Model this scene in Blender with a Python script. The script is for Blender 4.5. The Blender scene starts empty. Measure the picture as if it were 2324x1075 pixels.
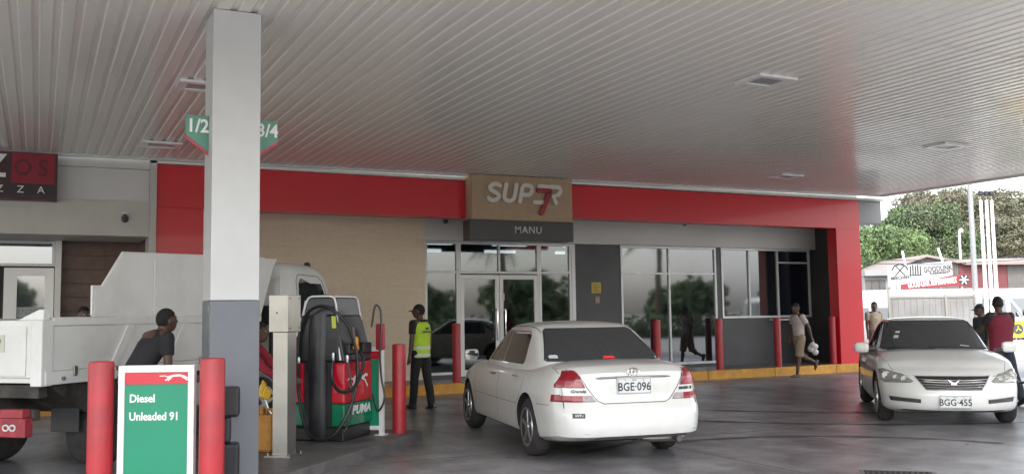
import bpy, bmesh, math, random
import numpy as np
from mathutils import Vector, Matrix, noise
from mathutils.bvhtree import BVHTree
random.seed(7); np.random.seed(7)
PI = math.pi
S = bpy.context.scene
COL = S.collection

# ------------------------------------------------------------------ camera
CX, CY, F, HC = 1162.0, 537.5, 2143.9, 1.55
def _cam_axes():
    x = np.array([5450-CX, -(652-CY), -F]); x /= np.linalg.norm(x)
    y = np.array([85-CX, -(728-CY), -F]); y -= x*(x@y); y /= np.linalg.norm(y)
    return np.array([x, y, np.cross(x, y)])
RW = _cam_axes()                                   # world = RW @ camera
cam_d = bpy.data.cameras.new('camera'); cam = bpy.data.objects.new('camera', cam_d); COL.objects.link(cam)
cam.matrix_world = Matrix([[*RW[0], 0], [*RW[1], 0], [*RW[2], HC], [0, 0, 0, 1]])
cam_d.sensor_width = 36; cam_d.lens = F/2324*36; cam_d.clip_end = 3000; cam_d.clip_start = .05
S.camera = cam
def at(px, py, h=0.):
    'point at height h seen at a spot of the photograph'
    d = RW @ np.array([px-CX, -(py-CY), -F]); t = (h-HC)/d[2]; return (d[0]*t, d[1]*t, h)
def far(px, dist):
    'ground point in the direction of column px, dist metres along the view axis'
    d = RW @ np.array([px-CX, -(700-CY), -F]); t = dist/F; return (d[0]*t, d[1]*t)

# ------------------------------------------------------------------ light
SUN_EL, SUN_AZ = 52, 215
w = bpy.data.worlds.new('World'); S.world = w; w.use_nodes = True
nt = w.node_tree; bg = nt.nodes['Background']
sky = nt.nodes.new('ShaderNodeTexSky'); sky.sky_type = 'NISHITA'; sky.sun_disc = False
sky.sun_elevation = math.radians(SUN_EL); sky.sun_rotation = math.radians(SUN_AZ)
sky.air_density = 1.3; sky.dust_density = 3.0; sky.ozone_density = 1.2
# thin overcast: noise clouds veil the blue evenly over the whole sky
tc = nt.nodes.new('ShaderNodeTexCoord'); ns = nt.nodes.new('ShaderNodeTexNoise'); ns.inputs['Scale'].default_value = 1.6; ns.inputs['Detail'].default_value = 6
rp = nt.nodes.new('ShaderNodeValToRGB'); rp.color_ramp.elements[0].position = .30; rp.color_ramp.elements[1].position = .60
mx = nt.nodes.new('ShaderNodeMix'); mx.data_type = 'RGBA'
hs = nt.nodes.new('ShaderNodeHueSaturation'); hs.inputs['Saturation'].default_value = .12; hs.inputs['Value'].default_value = 1.25
nt.links.new(tc.outputs['Generated'], ns.inputs['Vector']); nt.links.new(ns.outputs['Fac'], rp.inputs['Fac'])
nt.links.new(sky.outputs[0], hs.inputs['Color']); nt.links.new(rp.outputs[0], mx.inputs[0])
nt.links.new(sky.outputs[0], mx.inputs[6]); nt.links.new(hs.outputs[0], mx.inputs[7])
nt.links.new(mx.outputs[2], bg.inputs['Color']); bg.inputs['Strength'].default_value = 0.15
sl = bpy.data.lights.new('sun', 'SUN'); sl.energy = 1.0; sl.angle = math.radians(14); sl.color = (1, .96, .9)
so = bpy.data.objects.new('sun', sl); COL.objects.link(so)
_a = math.radians(SUN_AZ); _e = math.radians(SUN_EL)
sd = Vector((math.sin(_a)*math.cos(_e), math.cos(_a)*math.cos(_e), math.sin(_e)))
so.rotation_euler = sd.to_track_quat('Z', 'Y').to_euler()
S.view_settings.view_transform = 'Standard'; S.view_settings.look = 'None'
S.view_settings.exposure = 2.05; S.view_settings.gamma = 1
S.render.engine = 'CYCLES'

# ------------------------------------------------------------------ materials
_M = {}
def mat(name, col, rough=.5, metal=0., var=.0, vs=4., bump=0., bs=40., coat=0., spec=.5, dirt=None, ds=1.5, rv=0., stretch=None):
    if name in _M: return _M[name]
    m = bpy.data.materials.new(name); m.use_nodes = True; n = m.node_tree.nodes; l = m.node_tree.links
    b = n['Principled BSDF']; b.inputs['Roughness'].default_value = rough; b.inputs['Metallic'].default_value = metal
    b.inputs['Base Color'].default_value = (*col, 1); b.inputs['Coat Weight'].default_value = coat; b.inputs['Coat Roughness'].default_value = .06
    b.inputs['Specular IOR Level'].default_value = spec
    if var or bump or dirt or rv:
        t = n.new('ShaderNodeTexCoord'); vec = t.outputs['Object']
        if stretch:
            mp = n.new('ShaderNodeMapping'); mp.inputs['Scale'].default_value = stretch; l.new(vec, mp.inputs[0]); vec = mp.outputs[0]
        last = None
        if var:
            x = n.new('ShaderNodeTexNoise'); x.inputs['Scale'].default_value = vs; x.inputs['Detail'].default_value = 5; l.new(vec, x.inputs['Vector'])
            r = n.new('ShaderNodeValToRGB'); e = r.color_ramp.elements; e[0].position = .3; e[1].position = .7
            e[0].color = (*[c*(1-var) for c in col], 1); e[1].color = (*[min(1, c*(1+var)) for c in col], 1)
            l.new(x.outputs['Fac'], r.inputs[0]); last = r.outputs[0]
        if dirt:
            y = n.new('ShaderNodeTexNoise'); y.inputs['Scale'].default_value = ds; y.inputs['Detail'].default_value = 8; y.inputs['Roughness'].default_value = .65; l.new(vec, y.inputs['Vector'])
            r2 = n.new('ShaderNodeValToRGB'); r2.color_ramp.elements[0].position = .45; r2.color_ramp.elements[1].position = .75; l.new(y.outputs['Fac'], r2.inputs[0])
            mm = n.new('ShaderNodeMix'); mm.data_type = 'RGBA'; l.new(r2.outputs[0], mm.inputs[0]); mm.inputs[7].default_value = (*dirt, 1)
            if last: l.new(last, mm.inputs[6])
            else: mm.inputs[6].default_value = (*col, 1)
            last = mm.outputs[2]
        if last: l.new(last, b.inputs['Base Color'])
        if rv:
            z = n.new('ShaderNodeTexNoise'); z.inputs['Scale'].default_value = ds*2; z.inputs['Detail'].default_value = 6; l.new(vec, z.inputs['Vector'])
            mr = n.new('ShaderNodeMapRange'); mr.inputs[1].default_value = .3; mr.inputs[2].default_value = .7; mr.inputs[3].default_value = max(.02, rough-rv); mr.inputs[4].default_value = min(1, rough+rv)
            l.new(z.outputs['Fac'], mr.inputs[0]); l.new(mr.outputs[0], b.inputs['Roughness'])
        if bump:
            x2 = n.new('ShaderNodeTexNoise'); x2.inputs['Scale'].default_value = bs; x2.inputs['Detail'].default_value = 4; l.new(vec, x2.inputs['Vector'])
            bp = n.new('ShaderNodeBump'); bp.inputs['Strength'].default_value = bump; bp.inputs['Distance'].default_value = .02
            l.new(x2.outputs['Fac'], bp.inputs['Height']); l.new(bp.outputs[0], b.inputs['Normal'])
    _M[name] = m; return m

def glassy(name, tint, refl, rough=.03, bump=.06):
    'dark tinted reflective film on glass'
    if name in _M: return _M[name]
    m = bpy.data.materials.new(name); m.use_nodes = True; n = m.node_tree.nodes; l = m.node_tree.links
    b = n['Principled BSDF']; b.inputs['Base Color'].default_value = (*tint, 1); b.inputs['Roughness'].default_value = rough
    b.inputs['Coat Weight'].default_value = .0
    g = n.new('ShaderNodeBsdfGlossy'); g.inputs['Roughness'].default_value = rough; g.inputs['Color'].default_value = (.92, .95, 1, 1)
    t = n.new('ShaderNodeTexCoord'); x = n.new('ShaderNodeTexNoise'); x.inputs['Scale'].default_value = .9; l.new(t.outputs['Object'], x.inputs['Vector'])
    bp = n.new('ShaderNodeBump'); bp.inputs['Strength'].default_value = bump; bp.inputs['Distance'].default_value = .02; l.new(x.outputs['Fac'], bp.inputs['Height'])
    if bump: l.new(bp.outputs[0], g.inputs['Normal'])
    mix = n.new('ShaderNodeMixShader'); mix.inputs[0].default_value = refl
    l.new(b.outputs[0], mix.inputs[1]); l.new(g.outputs[0], mix.inputs[2]); l.new(mix.outputs[0], n['Material Output'].inputs[0])
    _M[name] = m; return m

RED = mat('red paint', (.58, .012, .022), .34, var=.03, vs=.6, coat=.15)
REDB = mat('bollard red', (.42, .02, .03), .42, var=.12, vs=5, bump=.1, bs=30, dirt=(.22, .03, .035), ds=3)
CREAM = mat('cream trim', (.55, .54, .49), .45, var=.05)
WHITE = mat('white paint', (.74, .74, .72), .4, var=.04, dirt=(.6, .58, .54), ds=1.2)
WHITEG = mat('white gloss', (.78, .78, .77), .3, coat=.2)
LGREY = mat('light grey cladding', (.60, .60, .585), .5, var=.05, vs=1)
MGREY = mat('mid grey panel', (.22, .225, .23), .5, var=.05)
DGREY = mat('dark grey wall', (.055, .055, .06), .45, var=.15, vs=2)
BLACKP = mat('black fascia', (.02, .02, .025), .28, coat=.3)
TAN = mat('tan panel', (.40, .285, .18), .5, var=.06, vs=8)
ALU = mat('aluminium frame', (.62, .63, .64), .38, metal=.25, var=.03)
WALK = mat('walkway tile', (.16, .14, .14), .35, var=.25, vs=3, dirt=(.08, .07, .07), rv=.1)
YKERB = mat('yellow kerb paint', (.62, .30, .035), .6, var=.12, vs=6, bump=.3, bs=25, dirt=(.30, .17, .05), ds=2.2)
BROWN = mat('brown tile', (.135, .085, .07), .5, var=.18, vs=9)
GLASS = glassy('shop glass', (.010, .012, .014), .14)
GLASST = glassy('entrance glass', (.01, .012, .014), .13)
_n = GLASST.node_tree; _t = _n.nodes.new('ShaderNodeBsdfTransparent'); _t.inputs[0].default_value = (.30, .32, .33, 1)
_mx = [q for q in _n.nodes if q.type == 'MIX_SHADER'][0]; _n.links.new(_t.outputs[0], _mx.inputs[1])
CGLASS = glassy('car glass', (.03, .033, .037), .09, bump=0.)
CHROME = mat('chrome', (.75, .75, .76), .12, metal=1)
RUBBER = mat('tyre rubber', (.028, .027, .027), .75, var=.2, vs=12, dirt=(.07, .06, .055), ds=5)
BLACK = mat('black plastic', (.018, .018, .02), .42, var=.1, vs=10)
BLACKG = mat('black gloss plastic', (.016, .016, .02), .22, coat=.3)
RIM = mat('alloy rim', (.42, .42, .43), .32, metal=.8, var=.1, vs=10)
STEEL = mat('brushed steel', (.34, .325, .30), .30, metal=.85, var=.12, vs=3)
SIGNG = mat('sign green', (.008, .24, .135), .45, var=.03)
PGREEN = mat('pump green', (.0, .17, .08), .25, coat=.4, var=.05)
PRED = mat('pump red', (.55, .006, .025), .22, coat=.4, var=.04)
YELLOW = mat('yellow plastic', (.75, .32, .01), .4)
HOSE = mat('hose rubber', (.015, .015, .016), .35)
LAMPRED = mat('lamp red', (.24, .006, .018), .2, coat=.35, var=.2, vs=14)
LAMPCLR = mat('lamp clear', (.36, .31, .31), .2, coat=.4, var=.2, vs=25)
CONC = mat('island concrete', (.13, .12, .12), .55, var=.3, vs=4, bump=.25, bs=30, dirt=(.06, .055, .055), ds=2.5)

# ------------------------------------------------------------------ mesh helpers
class MB:
    def __init__(s): s.v = []; s.f = []; s.m = []; s.mats = []
    def mi(s, m):
        if m not in s.mats: s.mats.append(m)
        return s.mats.index(m)
    def add(s, vs, fs, m):
        o = len(s.v); s.v += [tuple(map(float, p)) for p in vs]; k = s.mi(m)
        for f in fs: s.f.append([o+i for i in f]); s.m.append(k)
        return s
    def box(s, x0, x1, y0, y1, z0, z1, m):
        return s.add([(x, y, z) for z in (z0, z1) for y in (y0, y1) for x in (x0, x1)],
                     [(0, 2, 3, 1), (4, 5, 7, 6), (0, 1, 5, 4), (2, 6, 7, 3), (0, 4, 6, 2), (1, 3, 7, 5)], m)
    def hexa(s, b, t, m):   # bottom quad, top quad (ccw seen from above)
        return s.add(b+t, [(3, 2, 1, 0), (4, 5, 6, 7), (0, 1, 5, 4), (1, 2, 6, 5), (2, 3, 7, 6), (3, 0, 4, 7)], m)
    def prism(s, poly, d0, d1, m, axis='y'):   # polygon extruded along an axis
        n = len(poly)
        def P(a, b, d): return (a, d, b) if axis == 'y' else ((d, a, b) if axis == 'x' else (a, b, d))
        vs = [P(a, b, d0) for a, b in poly]+[P(a, b, d1) for a, b in poly]
        fs = [list(range(n)), list(range(2*n-1, n-1, -1))]+[(i, i+n, (i+1) % n+n, (i+1) % n) for i in range(n)]
        return s.add(vs, fs, m)
    def tube(s, pts, r, m, n=8, cap=True):
        pts = [Vector(p) for p in pts]; rs = r if isinstance(r, (list, tuple)) else [r]*len(pts)
        vs = []; ref = None
        for i, p in enumerate(pts):
            t = (pts[min(i+1, len(pts)-1)]-pts[max(i-1, 0)]).normalized()
            if ref is None: ref = Vector((0, 0, 1)) if abs(t.z) < .9 else Vector((1, 0, 0))
            a = t.cross(ref)
            if a.length < 1e-4: a = t.cross(Vector((1, .3, .2)))
            a.normalize(); b = a.cross(t); ref = b
            for k in range(n):
                an = 2*PI*k/n; vs.append(p+(a*math.cos(an)+b*math.sin(an))*rs[i])
        fs = [(i*n+k, i*n+(k+1) % n, (i+1)*n+(k+1) % n, (i+1)*n+k) for i in range(len(pts)-1) for k in range(n)]
        if cap: fs += [list(range(n))[::-1], [(len(pts)-1)*n+k for k in range(n)]]
        return s.add(vs, fs, m)
    def lathe(s, prof, c, m, n=20, axis='z', caps=True):   # prof: (r, h)
        vs = []
        for r, h in prof:
            for k in range(n):
                a = 2*PI*k/n; p = (r*math.cos(a), r*math.sin(a), h)
                if axis == 'x': p = (h, r*math.cos(a), r*math.sin(a))
                if axis == 'y': p = (r*math.cos(a), h, r*math.sin(a))
                vs.append((c[0]+p[0], c[1]+p[1], c[2]+p[2]))
        L = len(prof)
        fs = [(i*n+k, i*n+(k+1) % n, (i+1)*n+(k+1) % n, (i+1)*n+k) for i in range(L-1) for k in range(n)]
        if caps: fs += [list(range(n))[::-1], [(L-1)*n+k for k in range(n)]]
        return s.add(vs, fs, m)
    def ball(s, c, r, m, nu=14, nv=10):
        if not isinstance(r, (tuple, list)): r = (r, r, r)
        vs = [(c[0], c[1], c[2]-r[2])]; 
        for j in range(1, nv):
            ph = -PI/2+PI*j/nv
            for k in range(nu):
                a = 2*PI*k/nu; vs.append((c[0]+r[0]*math.cos(ph)*math.cos(a), c[1]+r[1]*math.cos(ph)*math.sin(a), c[2]+r[2]*math.sin(ph)))
        vs.append((c[0], c[1], c[2]+r[2])); T = len(vs)-1
        fs = [(0, 1+(k+1) % nu, 1+k) for k in range(nu)]
        for j in range(nv-2):
            for k in range(nu): a = 1+j*nu; fs.append((a+k, a+(k+1) % nu, a+nu+(k+1) % nu, a+nu+k))
        a = 1+(nv-2)*nu; fs += [(a+k, a+(k+1) % nu, T) for k in range(nu)]
        return s.add(vs, fs, m)
    def build(s, name, parent=None, smooth=False, bevel=0, seg=2, loc=None, ang=35):
        me = bpy.data.meshes.new(name); me.from_pydata(s.v, [], s.f)
        for m in s.mats: me.materials.append(m)
        me.polygons.foreach_set('material_index', s.m)
        bm = bmesh.new(); bm.from_mesh(me); bmesh.ops.recalc_face_normals(bm, faces=bm.faces); bm.to_mesh(me); bm.free()
        if smooth:
            me.polygons.foreach_set('use_smooth', [True]*len(me.polygons)); me.set_sharp_from_angle(angle=math.radians(ang))
        me.update()
        o = bpy.data.objects.new(name, me); COL.objects.link(o)
        if parent: o.parent = parent
        if loc: o.location = loc
        if bevel:
            b = o.modifiers.new('bevel', 'BEVEL'); b.width = bevel; b.segments = seg; b.limit_method = 'ANGLE'; b.harden_normals = False
        return o
def tag(o, label=None, cat=None, group=None, kind=None):
    for k, v in (('label', label), ('category', cat), ('group', group), ('kind', kind)):
        if v: o[k] = v
    return o
def empty(name, loc=(0, 0, 0), rz=0., label=None, cat=None, group=None):
    o = bpy.data.objects.new(name, None); COL.objects.link(o); o.location = loc; o.rotation_euler = (0, 0, rz); o.empty_display_size = .2
    return tag(o, label, cat, group)
def bx(name, parent, x0, x1, y0, y1, z0, z1, m, bevel=0):
    return MB().box(x0, x1, y0, y1, z0, z1, m).build(name, parent, bevel=bevel)
def structure(o): o['kind'] = 'structure'; return o
def copy_tree(o, parent=None):
    c = o.copy(); COL.objects.link(c); c.parent = parent
    for ch in list(o.children): copy_tree(ch, c)
    return c
def bake(o):
    'apply the modifiers of o'
    bpy.context.view_layer.update(); dg = bpy.context.evaluated_depsgraph_get()
    me = bpy.data.meshes.new_from_object(o.evaluated_get(dg)); o.modifiers.clear(); old = o.data; o.data = me
    return o
def text(name, s, size, m, parent=None, loc=(0, 0, 0), rot=(PI/2, 0, 0), ext=.004, bold=0., shear=0., align='CENTER', sx=1., space=1.):
    cu = bpy.data.curves.new(name, 'FONT'); cu.body = s; cu.size = size; cu.extrude = ext; cu.offset = bold; cu.shear = shear
    cu.align_x = align; cu.align_y = 'CENTER'; cu.resolution_u = 3; cu.space_character = space
    t = bpy.data.objects.new('t', cu); COL.objects.link(t); bpy.context.view_layer.update()
    me = bpy.data.meshes.new_from_object(t.evaluated_get(bpy.context.evaluated_depsgraph_get()))
    bpy.data.objects.remove(t); me.name = name
    me.materials.clear(); me.materials.append(m)
    o = bpy.data.objects.new(name, me); COL.objects.link(o); o.location = loc; o.rotation_euler = rot; o.scale = (sx, 1, 1)
    if parent: o.parent = parent
    return o
def stroke(mb, pts, wd, d0, d1, m, n=8):
    'flat round-ended stroke in the x-z plane, extruded in y'
    pts = [Vector((p[0], p[1])) for p in pts]; h = wd/2; L = []; R = []
    for i, p in enumerate(pts):
        t = (pts[min(i+1, len(pts)-1)]-pts[max(i-1, 0)]).normalized(); nn = Vector((-t.y, t.x)); L.append(p+nn*h); R.append(p-nn*h)
    for i in range(len(pts)-1): mb.prism([tuple(L[i]), tuple(R[i]), tuple(R[i+1]), tuple(L[i+1])], d0, d1, m)
    for j, p in enumerate(pts):
        e = .0006*(j % 3+1)
        mb.prism([(p.x+(h)*math.cos(2*PI*k/14), p.y+(h)*math.sin(2*PI*k/14)) for k in range(14)], d0+e, d1-e, m)
def arc(cx, cy, rx, ry, a0, a1, n=10):
    return [(cx+rx*math.cos(math.radians(a0+(a1-a0)*i/n)), cy+ry*math.sin(math.radians(a0+(a1-a0)*i/n))) for i in range(n+1)]

# ------------------------------------------------------------------ ground
def forecourt_mat():
    m = bpy.data.materials.new('stained concrete'); m.use_nodes = True; n = m.node_tree.nodes; l = m.node_tree.links; b = n['Principled BSDF']
    t = n.new('ShaderNodeTexCoord')
    def nz(sc, det, rg=.6, st=None):
        v = t.outputs['Object']
        if st:
            mp = n.new('ShaderNodeMapping'); mp.inputs['Scale'].default_value = st; mp.inputs['Rotation'].default_value = (0, 0, .5); l.new(v, mp.inputs[0]); v = mp.outputs[0]
        x = n.new('ShaderNodeTexNoise'); x.inputs['Scale'].default_value = sc; x.inputs['Detail'].default_value = det; x.inputs['Roughness'].default_value = rg; l.new(v, x.inputs['Vector']); return x.outputs['Fac']
    def ramp(f, a, b_, ca, cb):
        r = n.new('ShaderNodeValToRGB'); e = r.color_ramp.elements; e[0].position = a; e[1].position = b_; e[0].color = (*ca, 1); e[1].color = (*cb, 1); l.new(f, r.inputs[0]); return r.outputs[0]
    def mul(a, c, f=1.):
        x = n.new('ShaderNodeMix'); x.data_type = 'RGBA'; x.blend_type = 'MULTIPLY'; x.inputs[0].default_value = f; l.new(a, x.inputs[6]); l.new(c, x.inputs[7]); return x.outputs[2]
    base = ramp(nz(.35, 8), .35, .68, (.21, .205, .215), (.44, .435, .45))
    a = ramp(nz(1.6, 10, .7), .38, .62, (.55, .53, .53), (1, 1, 1))
    c = ramp(nz(26, 5, .7), .3, .7, (.72, .72, .72), (1.1, 1.1, 1.1))
    d = ramp(nz(1.1, 6, .6, (1, .12, 1)), .42, .6, (.6, .58, .58), (1, 1, 1))
    l.new(mul(mul(mul(base, a), c), d, .8), b.inputs['Base Color'])
    rr = n.new('ShaderNodeMapRange'); l.new(nz(.9, 7, .65), rr.inputs[0]); rr.inputs[1].default_value = .3; rr.inputs[2].default_value = .7; rr.inputs[3].default_value = .27; rr.inputs[4].default_value = .45
    l.new(rr.outputs[0], b.inputs['Roughness'])
    bp = n.new('ShaderNodeBump'); bp.inputs['Strength'].default_value = .14; bp.inputs['Distance'].default_value = .008; l.new(nz(45, 5, .7), bp.inputs['Height']); l.new(bp.outputs[0], b.inputs['Normal'])
    return m
FORE = forecourt_mat()
EARTH = mat('dusty ground', (.17, .155, .13), .85, var=.2, vs=.3, bump=.3, bs=8, dirt=(.17, .16, .13), ds=.15)
APRON = mat('pale concrete apron', (.21, .205, .20), .6, var=.12, vs=1.2, bump=.15, bs=30, dirt=(.15, .145, .14), ds=.8)
structure(MB().add([(-900, -900, -.02), (900, -900, -.02), (900, 900, -.02), (-900, 900, -.02)], [(0, 1, 2, 3)], EARTH).build('ground'))
JOINT = mat('slab joint filler', (.035, .033, .033), .8)
fc = structure(MB().add([(-16, -.4, -.008), (19.6, -.4, -.008), (19.6, 17.6, -.008), (-16, 17.6, -.008)], [(0, 1, 2, 3)], JOINT).build('forecourt'))
xs = [-16, -11.6, -7.2, -2.6, 2.0, 6.6, 11.2, 15.8, 19.6]; ys = [.4, 4.8, 9.7, 14.75, 17.5]
for i in range(len(xs)-1):
    for j in range(len(ys)-1):
        x0, x1, y0, y1 = xs[i]+.006, xs[i+1]-.006, ys[j]+.006, ys[j+1]-.006
        MB().add([(x0, y0, 0), (x1, y0, 0), (x1, y1, 0), (x0, y1, 0)], [(0, 1, 2, 3)], FORE).build('concrete_slab', fc)
PALE = mat('pale bounce concrete', (.36, .355, .34), .65, var=.1, vs=1, dirt=(.28, .27, .26), ds=.8)  # unseen ground behind the camera, made paler to bounce light under the canopy
structure(MB().add([(-60, -9.5, -.004), (19.6, -9.5, -.004), (19.6, -.4, -.004), (-60, -.4, -.004)], [(0, 1, 2, 3)], PALE).build('apron'))
structure(MB().add([(19.6, -9.5, -.004), (46, -9.5, -.004), (46, 34, -.004), (19.6, 34, -.004)], [(0, 1, 2, 3)], APRON).build('apron'))
ASPH = mat('asphalt', (.07, .068, .066), .8, var=.15, vs=3, bump=.2, bs=60, dirt=(.10, .095, .09), ds=.4)
structure(MB().add([(-80, -40, -.012), (120, -40, -.012), (120, -9.6, -.012), (-80, -9.6, -.012)], [(0, 1, 2, 3)], ASPH).build('road'))
TM = mat('tyre mark', (.075, .072, .074), .5, var=.3, vs=9)
random.seed(5)
for (cx_, cy_, rr_, a0, a1) in ((14.5, 15.5, 6.0, 205, 262), (14.5, 15.5, 7.5, 208, 258), (3.0, 16.0, 7.2, 290, 340), (6.9, 6.2, 3.2, 20, 95)):
    vs = []; n = 40
    for i in range(n+1):
        a = math.radians(a0+(a1-a0)*i/n); ww = .055+.03*math.sin(i*.9)
        for q in (-ww, ww): vs.append((cx_+(rr_+q)*math.cos(a), cy_+(rr_+q)*math.sin(a), .004))
    MB().add(vs, [(2*i, 2*i+1, 2*i+3, 2*i+2) for i in range(n)], TM).build('tyre_mark', fc)
# walkway with painted kerb in front of the shops
wk = structure(bx('walkway', None, -14, 19.3, 17.62, 20.5, -.05, .2, WALK))
for i in range(17):
    x0 = -14+i*1.98; MB().box(x0+.004, x0+1.976, 17.45, 17.615, -.05, .203, YKERB).build('kerb_stone', wk, bevel=.02)

# ------------------------------------------------------------------ canopy
zs = lambda X: 4.335+.0068*X          # soffit height falls slightly to the left
SOFF = mat('soffit sheet', (.78, .755, .705), .27, coat=.2)
SHAD = mat('canopy void', (.03, .03, .03), .9)
can = empty('canopy', (0, 0, 0), 0, 'large forecourt canopy with ribbed off-white metal soffit above pumps and cars', 'canopy')
def sheet(x0, nrib, y0, y1):
    P = .18; vs = []; prof = []
    for k in range(nrib):
        a = x0+k*P
        prof += [(a, 0), (a+.100, 0), (a+.110, .008), (a+.121, .016), (a+.165, .016), (a+.174, .006)]
    prof.append((x0+nrib*P+.004, -.0015))
    for y in (y0, y1):
        for a, b in prof: vs.append((a, y, zs(a)+b))
    n = len(prof)
    return MB().add(vs, [(i, i+1, n+i+1, n+i) for i in range(n-1)], SOFF)
SX0, SX1 = -7.96, 19.4
for (y0, y1, dz) in ((12.82, 17.36, 0.004), (6.9, 12.86, 0), (3.0, 6.94, .004)):
    for k in range(38):
        o = sheet(SX0+k*.72, 4, y0, y1).build('soffit_sheet', can); o.location.z = dz
bx('light_seal_deck', can, SX0-.1, SX1+.1, 2.6, 17.5, 4.72, 4.98, SHAD)  # unseen cover added above the soffit so no sky light leaks through
# closing trims round the soffit
MB().hexa([(SX0, 17.36, zs(SX0)-.03), (SX1+.12, 17.36, zs(SX1)-.03), (SX1+.12, 17.44, zs(SX1)-.03), (SX0, 17.44, zs(SX0)-.03)],
          [(SX0, 17.36, 4.8), (SX1+.12, 17.36, 4.8), (SX1+.12, 17.44, 4.8), (SX0, 17.44, 4.8)], LGREY).build('edge_trim', can)
MB().box(SX1+.002, SX1+.12, 2.98, 17.358, zs(SX1)-.035, 5.05, WHITE).build('fascia', can)
MB().box(SX0-.12, SX0-.002, 2.98, 17.358, zs(SX0)-.035, 5.05, WHITE).build('fascia', can)
MB().box(SX0, SX1, 2.86, 2.975, zs(SX0)-.035, 5.05, RED).build('fascia', can)
# lights set into the soffit
LPANEL = mat('lamp glass unlit', (.33, .33, .32), .25, var=.1, vs=20)
for (px, py, lab) in ((462, 184, 'recessed canopy light partly behind the white column'), (366, 319, 'small canopy light left of the green 1/2 sign'),
                      (1738, 179, 'recessed canopy light right of centre above the shop windows'), (2146, 334, 'recessed canopy light near the open right canopy edge'),
                      (1782, 402, 'small canopy light just above the red fascia')):
    x, y, _ = at(px, py, 4.4); z = zs(x)
    L = empty('canopy_light', (x, y, z-.012), 0, lab, 'ceiling light', 'lights set into the canopy soffit')
    fr = MB()
    for (a0, a1, b0, b1) in ((-.3, .3, -.24, -.15), (-.3, .3, .15, .24), (-.3, -.2, -.15, .15), (.2, .3, -.15, .15)): fr.box(a0, a1, b0, b1, -.022, .012, WHITEG)
    fr.build('frame', L); bx('lamp_glass', L, -.2, .2, -.15, .15, -.008, .008, LPANEL)

# ------------------------------------------------------------------ column with bay signs
c = empty('column', (1.57, 8.86, 0), 0, 'white square canopy column with dark grey lower half on pump island', 'column')
COLW = mat('column white', (.56, .57, .57), .38, coat=.1, dirt=(.50, .50, .49), ds=1.2)
bx('upper_cladding', c, -.212, .212, -.212, .212, 1.71, zs(1.57)-.004, COLW, .006)
GREYP = mat('column grey', (.15, .16, .18), .42, var=.05, rv=.05)
bx('lower_cladding', c, -.216, .216, -.216, .216, 0, 1.706, GREYP, .006)
mb = MB()
for k in range(5): mb.box(-.2195, -.2165, -.17, -.145, 1.30+k*.075, 1.36+k*.075, CHROME)
mb.build('reflector_strip', c)
FGREEN = mat('bay sign green', (.10, .27, .20), .4); FPINK = mat('bay sign red edge', (.45, .06, .09), .4)
for sgn, txt, lab in ((-1, '1/2', 'green bay number sign 1/2 on the left of the column'), (1, '3/4', 'green bay number sign 3/4 on the right of the column')):
    X0 = .214
    sg = empty('bay_sign', (1.57+sgn*X0, 8.86, 3.03), 0, lab, 'sign', 'bay number signs on the column')
    wd = .2
    poly = [(0, .36), (sgn*wd, .36), (sgn*wd, .18), (0, .03)]
    MB().prism(poly, -.015, .015, FGREEN).build('panel', sg)
    MB().prism([(0, .027), (sgn*wd, .177), (sgn*wd, .148), (0, 0)], -.014, .014, FPINK).build('lower_edge', sg)
    text('lettering', txt, .17, WHITEG, sg, (sgn*wd*.5+.005, -.018, .26), ext=.002, bold=.004, sx=.9)

# ------------------------------------------------------------------ convenience store
st = empty('convenience_store', (0, 17.5, 0), 0, 'low convenience store with red portal frame, tan sign box and dark windows', 'shop')
Yw = 1.5      # wall plane behind the portal, local
def sb(name, x0, x1, y0, y1, z0, z1, m, bevel=0): return bx(name, st, x0, x1, y0, y1, z0, z1, m, bevel)
sb('red_band', 1.82, 7.75, .06, .5, 3.52, 4.28, RED); sb('red_band', 10.14, 17.96, .06, .5, 3.60, 4.32, RED)
sb('red_band', 17.962, 18.78, .06, .5, 3.60, 4.33, RED)
sb('red_pillar', 17.96, 18.78, .058, .36, .2, 3.598, RED, .004); sb('red_pillar', 1.82, 2.62, .058, .62, .2, 3.518, RED, .004)
sb('reflection_plate', 17.97, 18.77, .362, .40, .2, 3.59, DGREY)  # plate added on the hidden face so the glass mirrors dark, not red
sb('flashing', 1.7, 7.75, .0, .3, 4.285, 4.345, CREAM); sb('flashing', 10.14, 19.62, .0, .3, 4.335, 4.40, CREAM)
sb('gutter_lining', 1.7, 19.0, .31, .6, 4.35, 4.7, CREAM)
sb('side_overhang', 18.80, 19.6, .08, 3.2, 3.76, 4.33, MGREY, .01)
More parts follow.
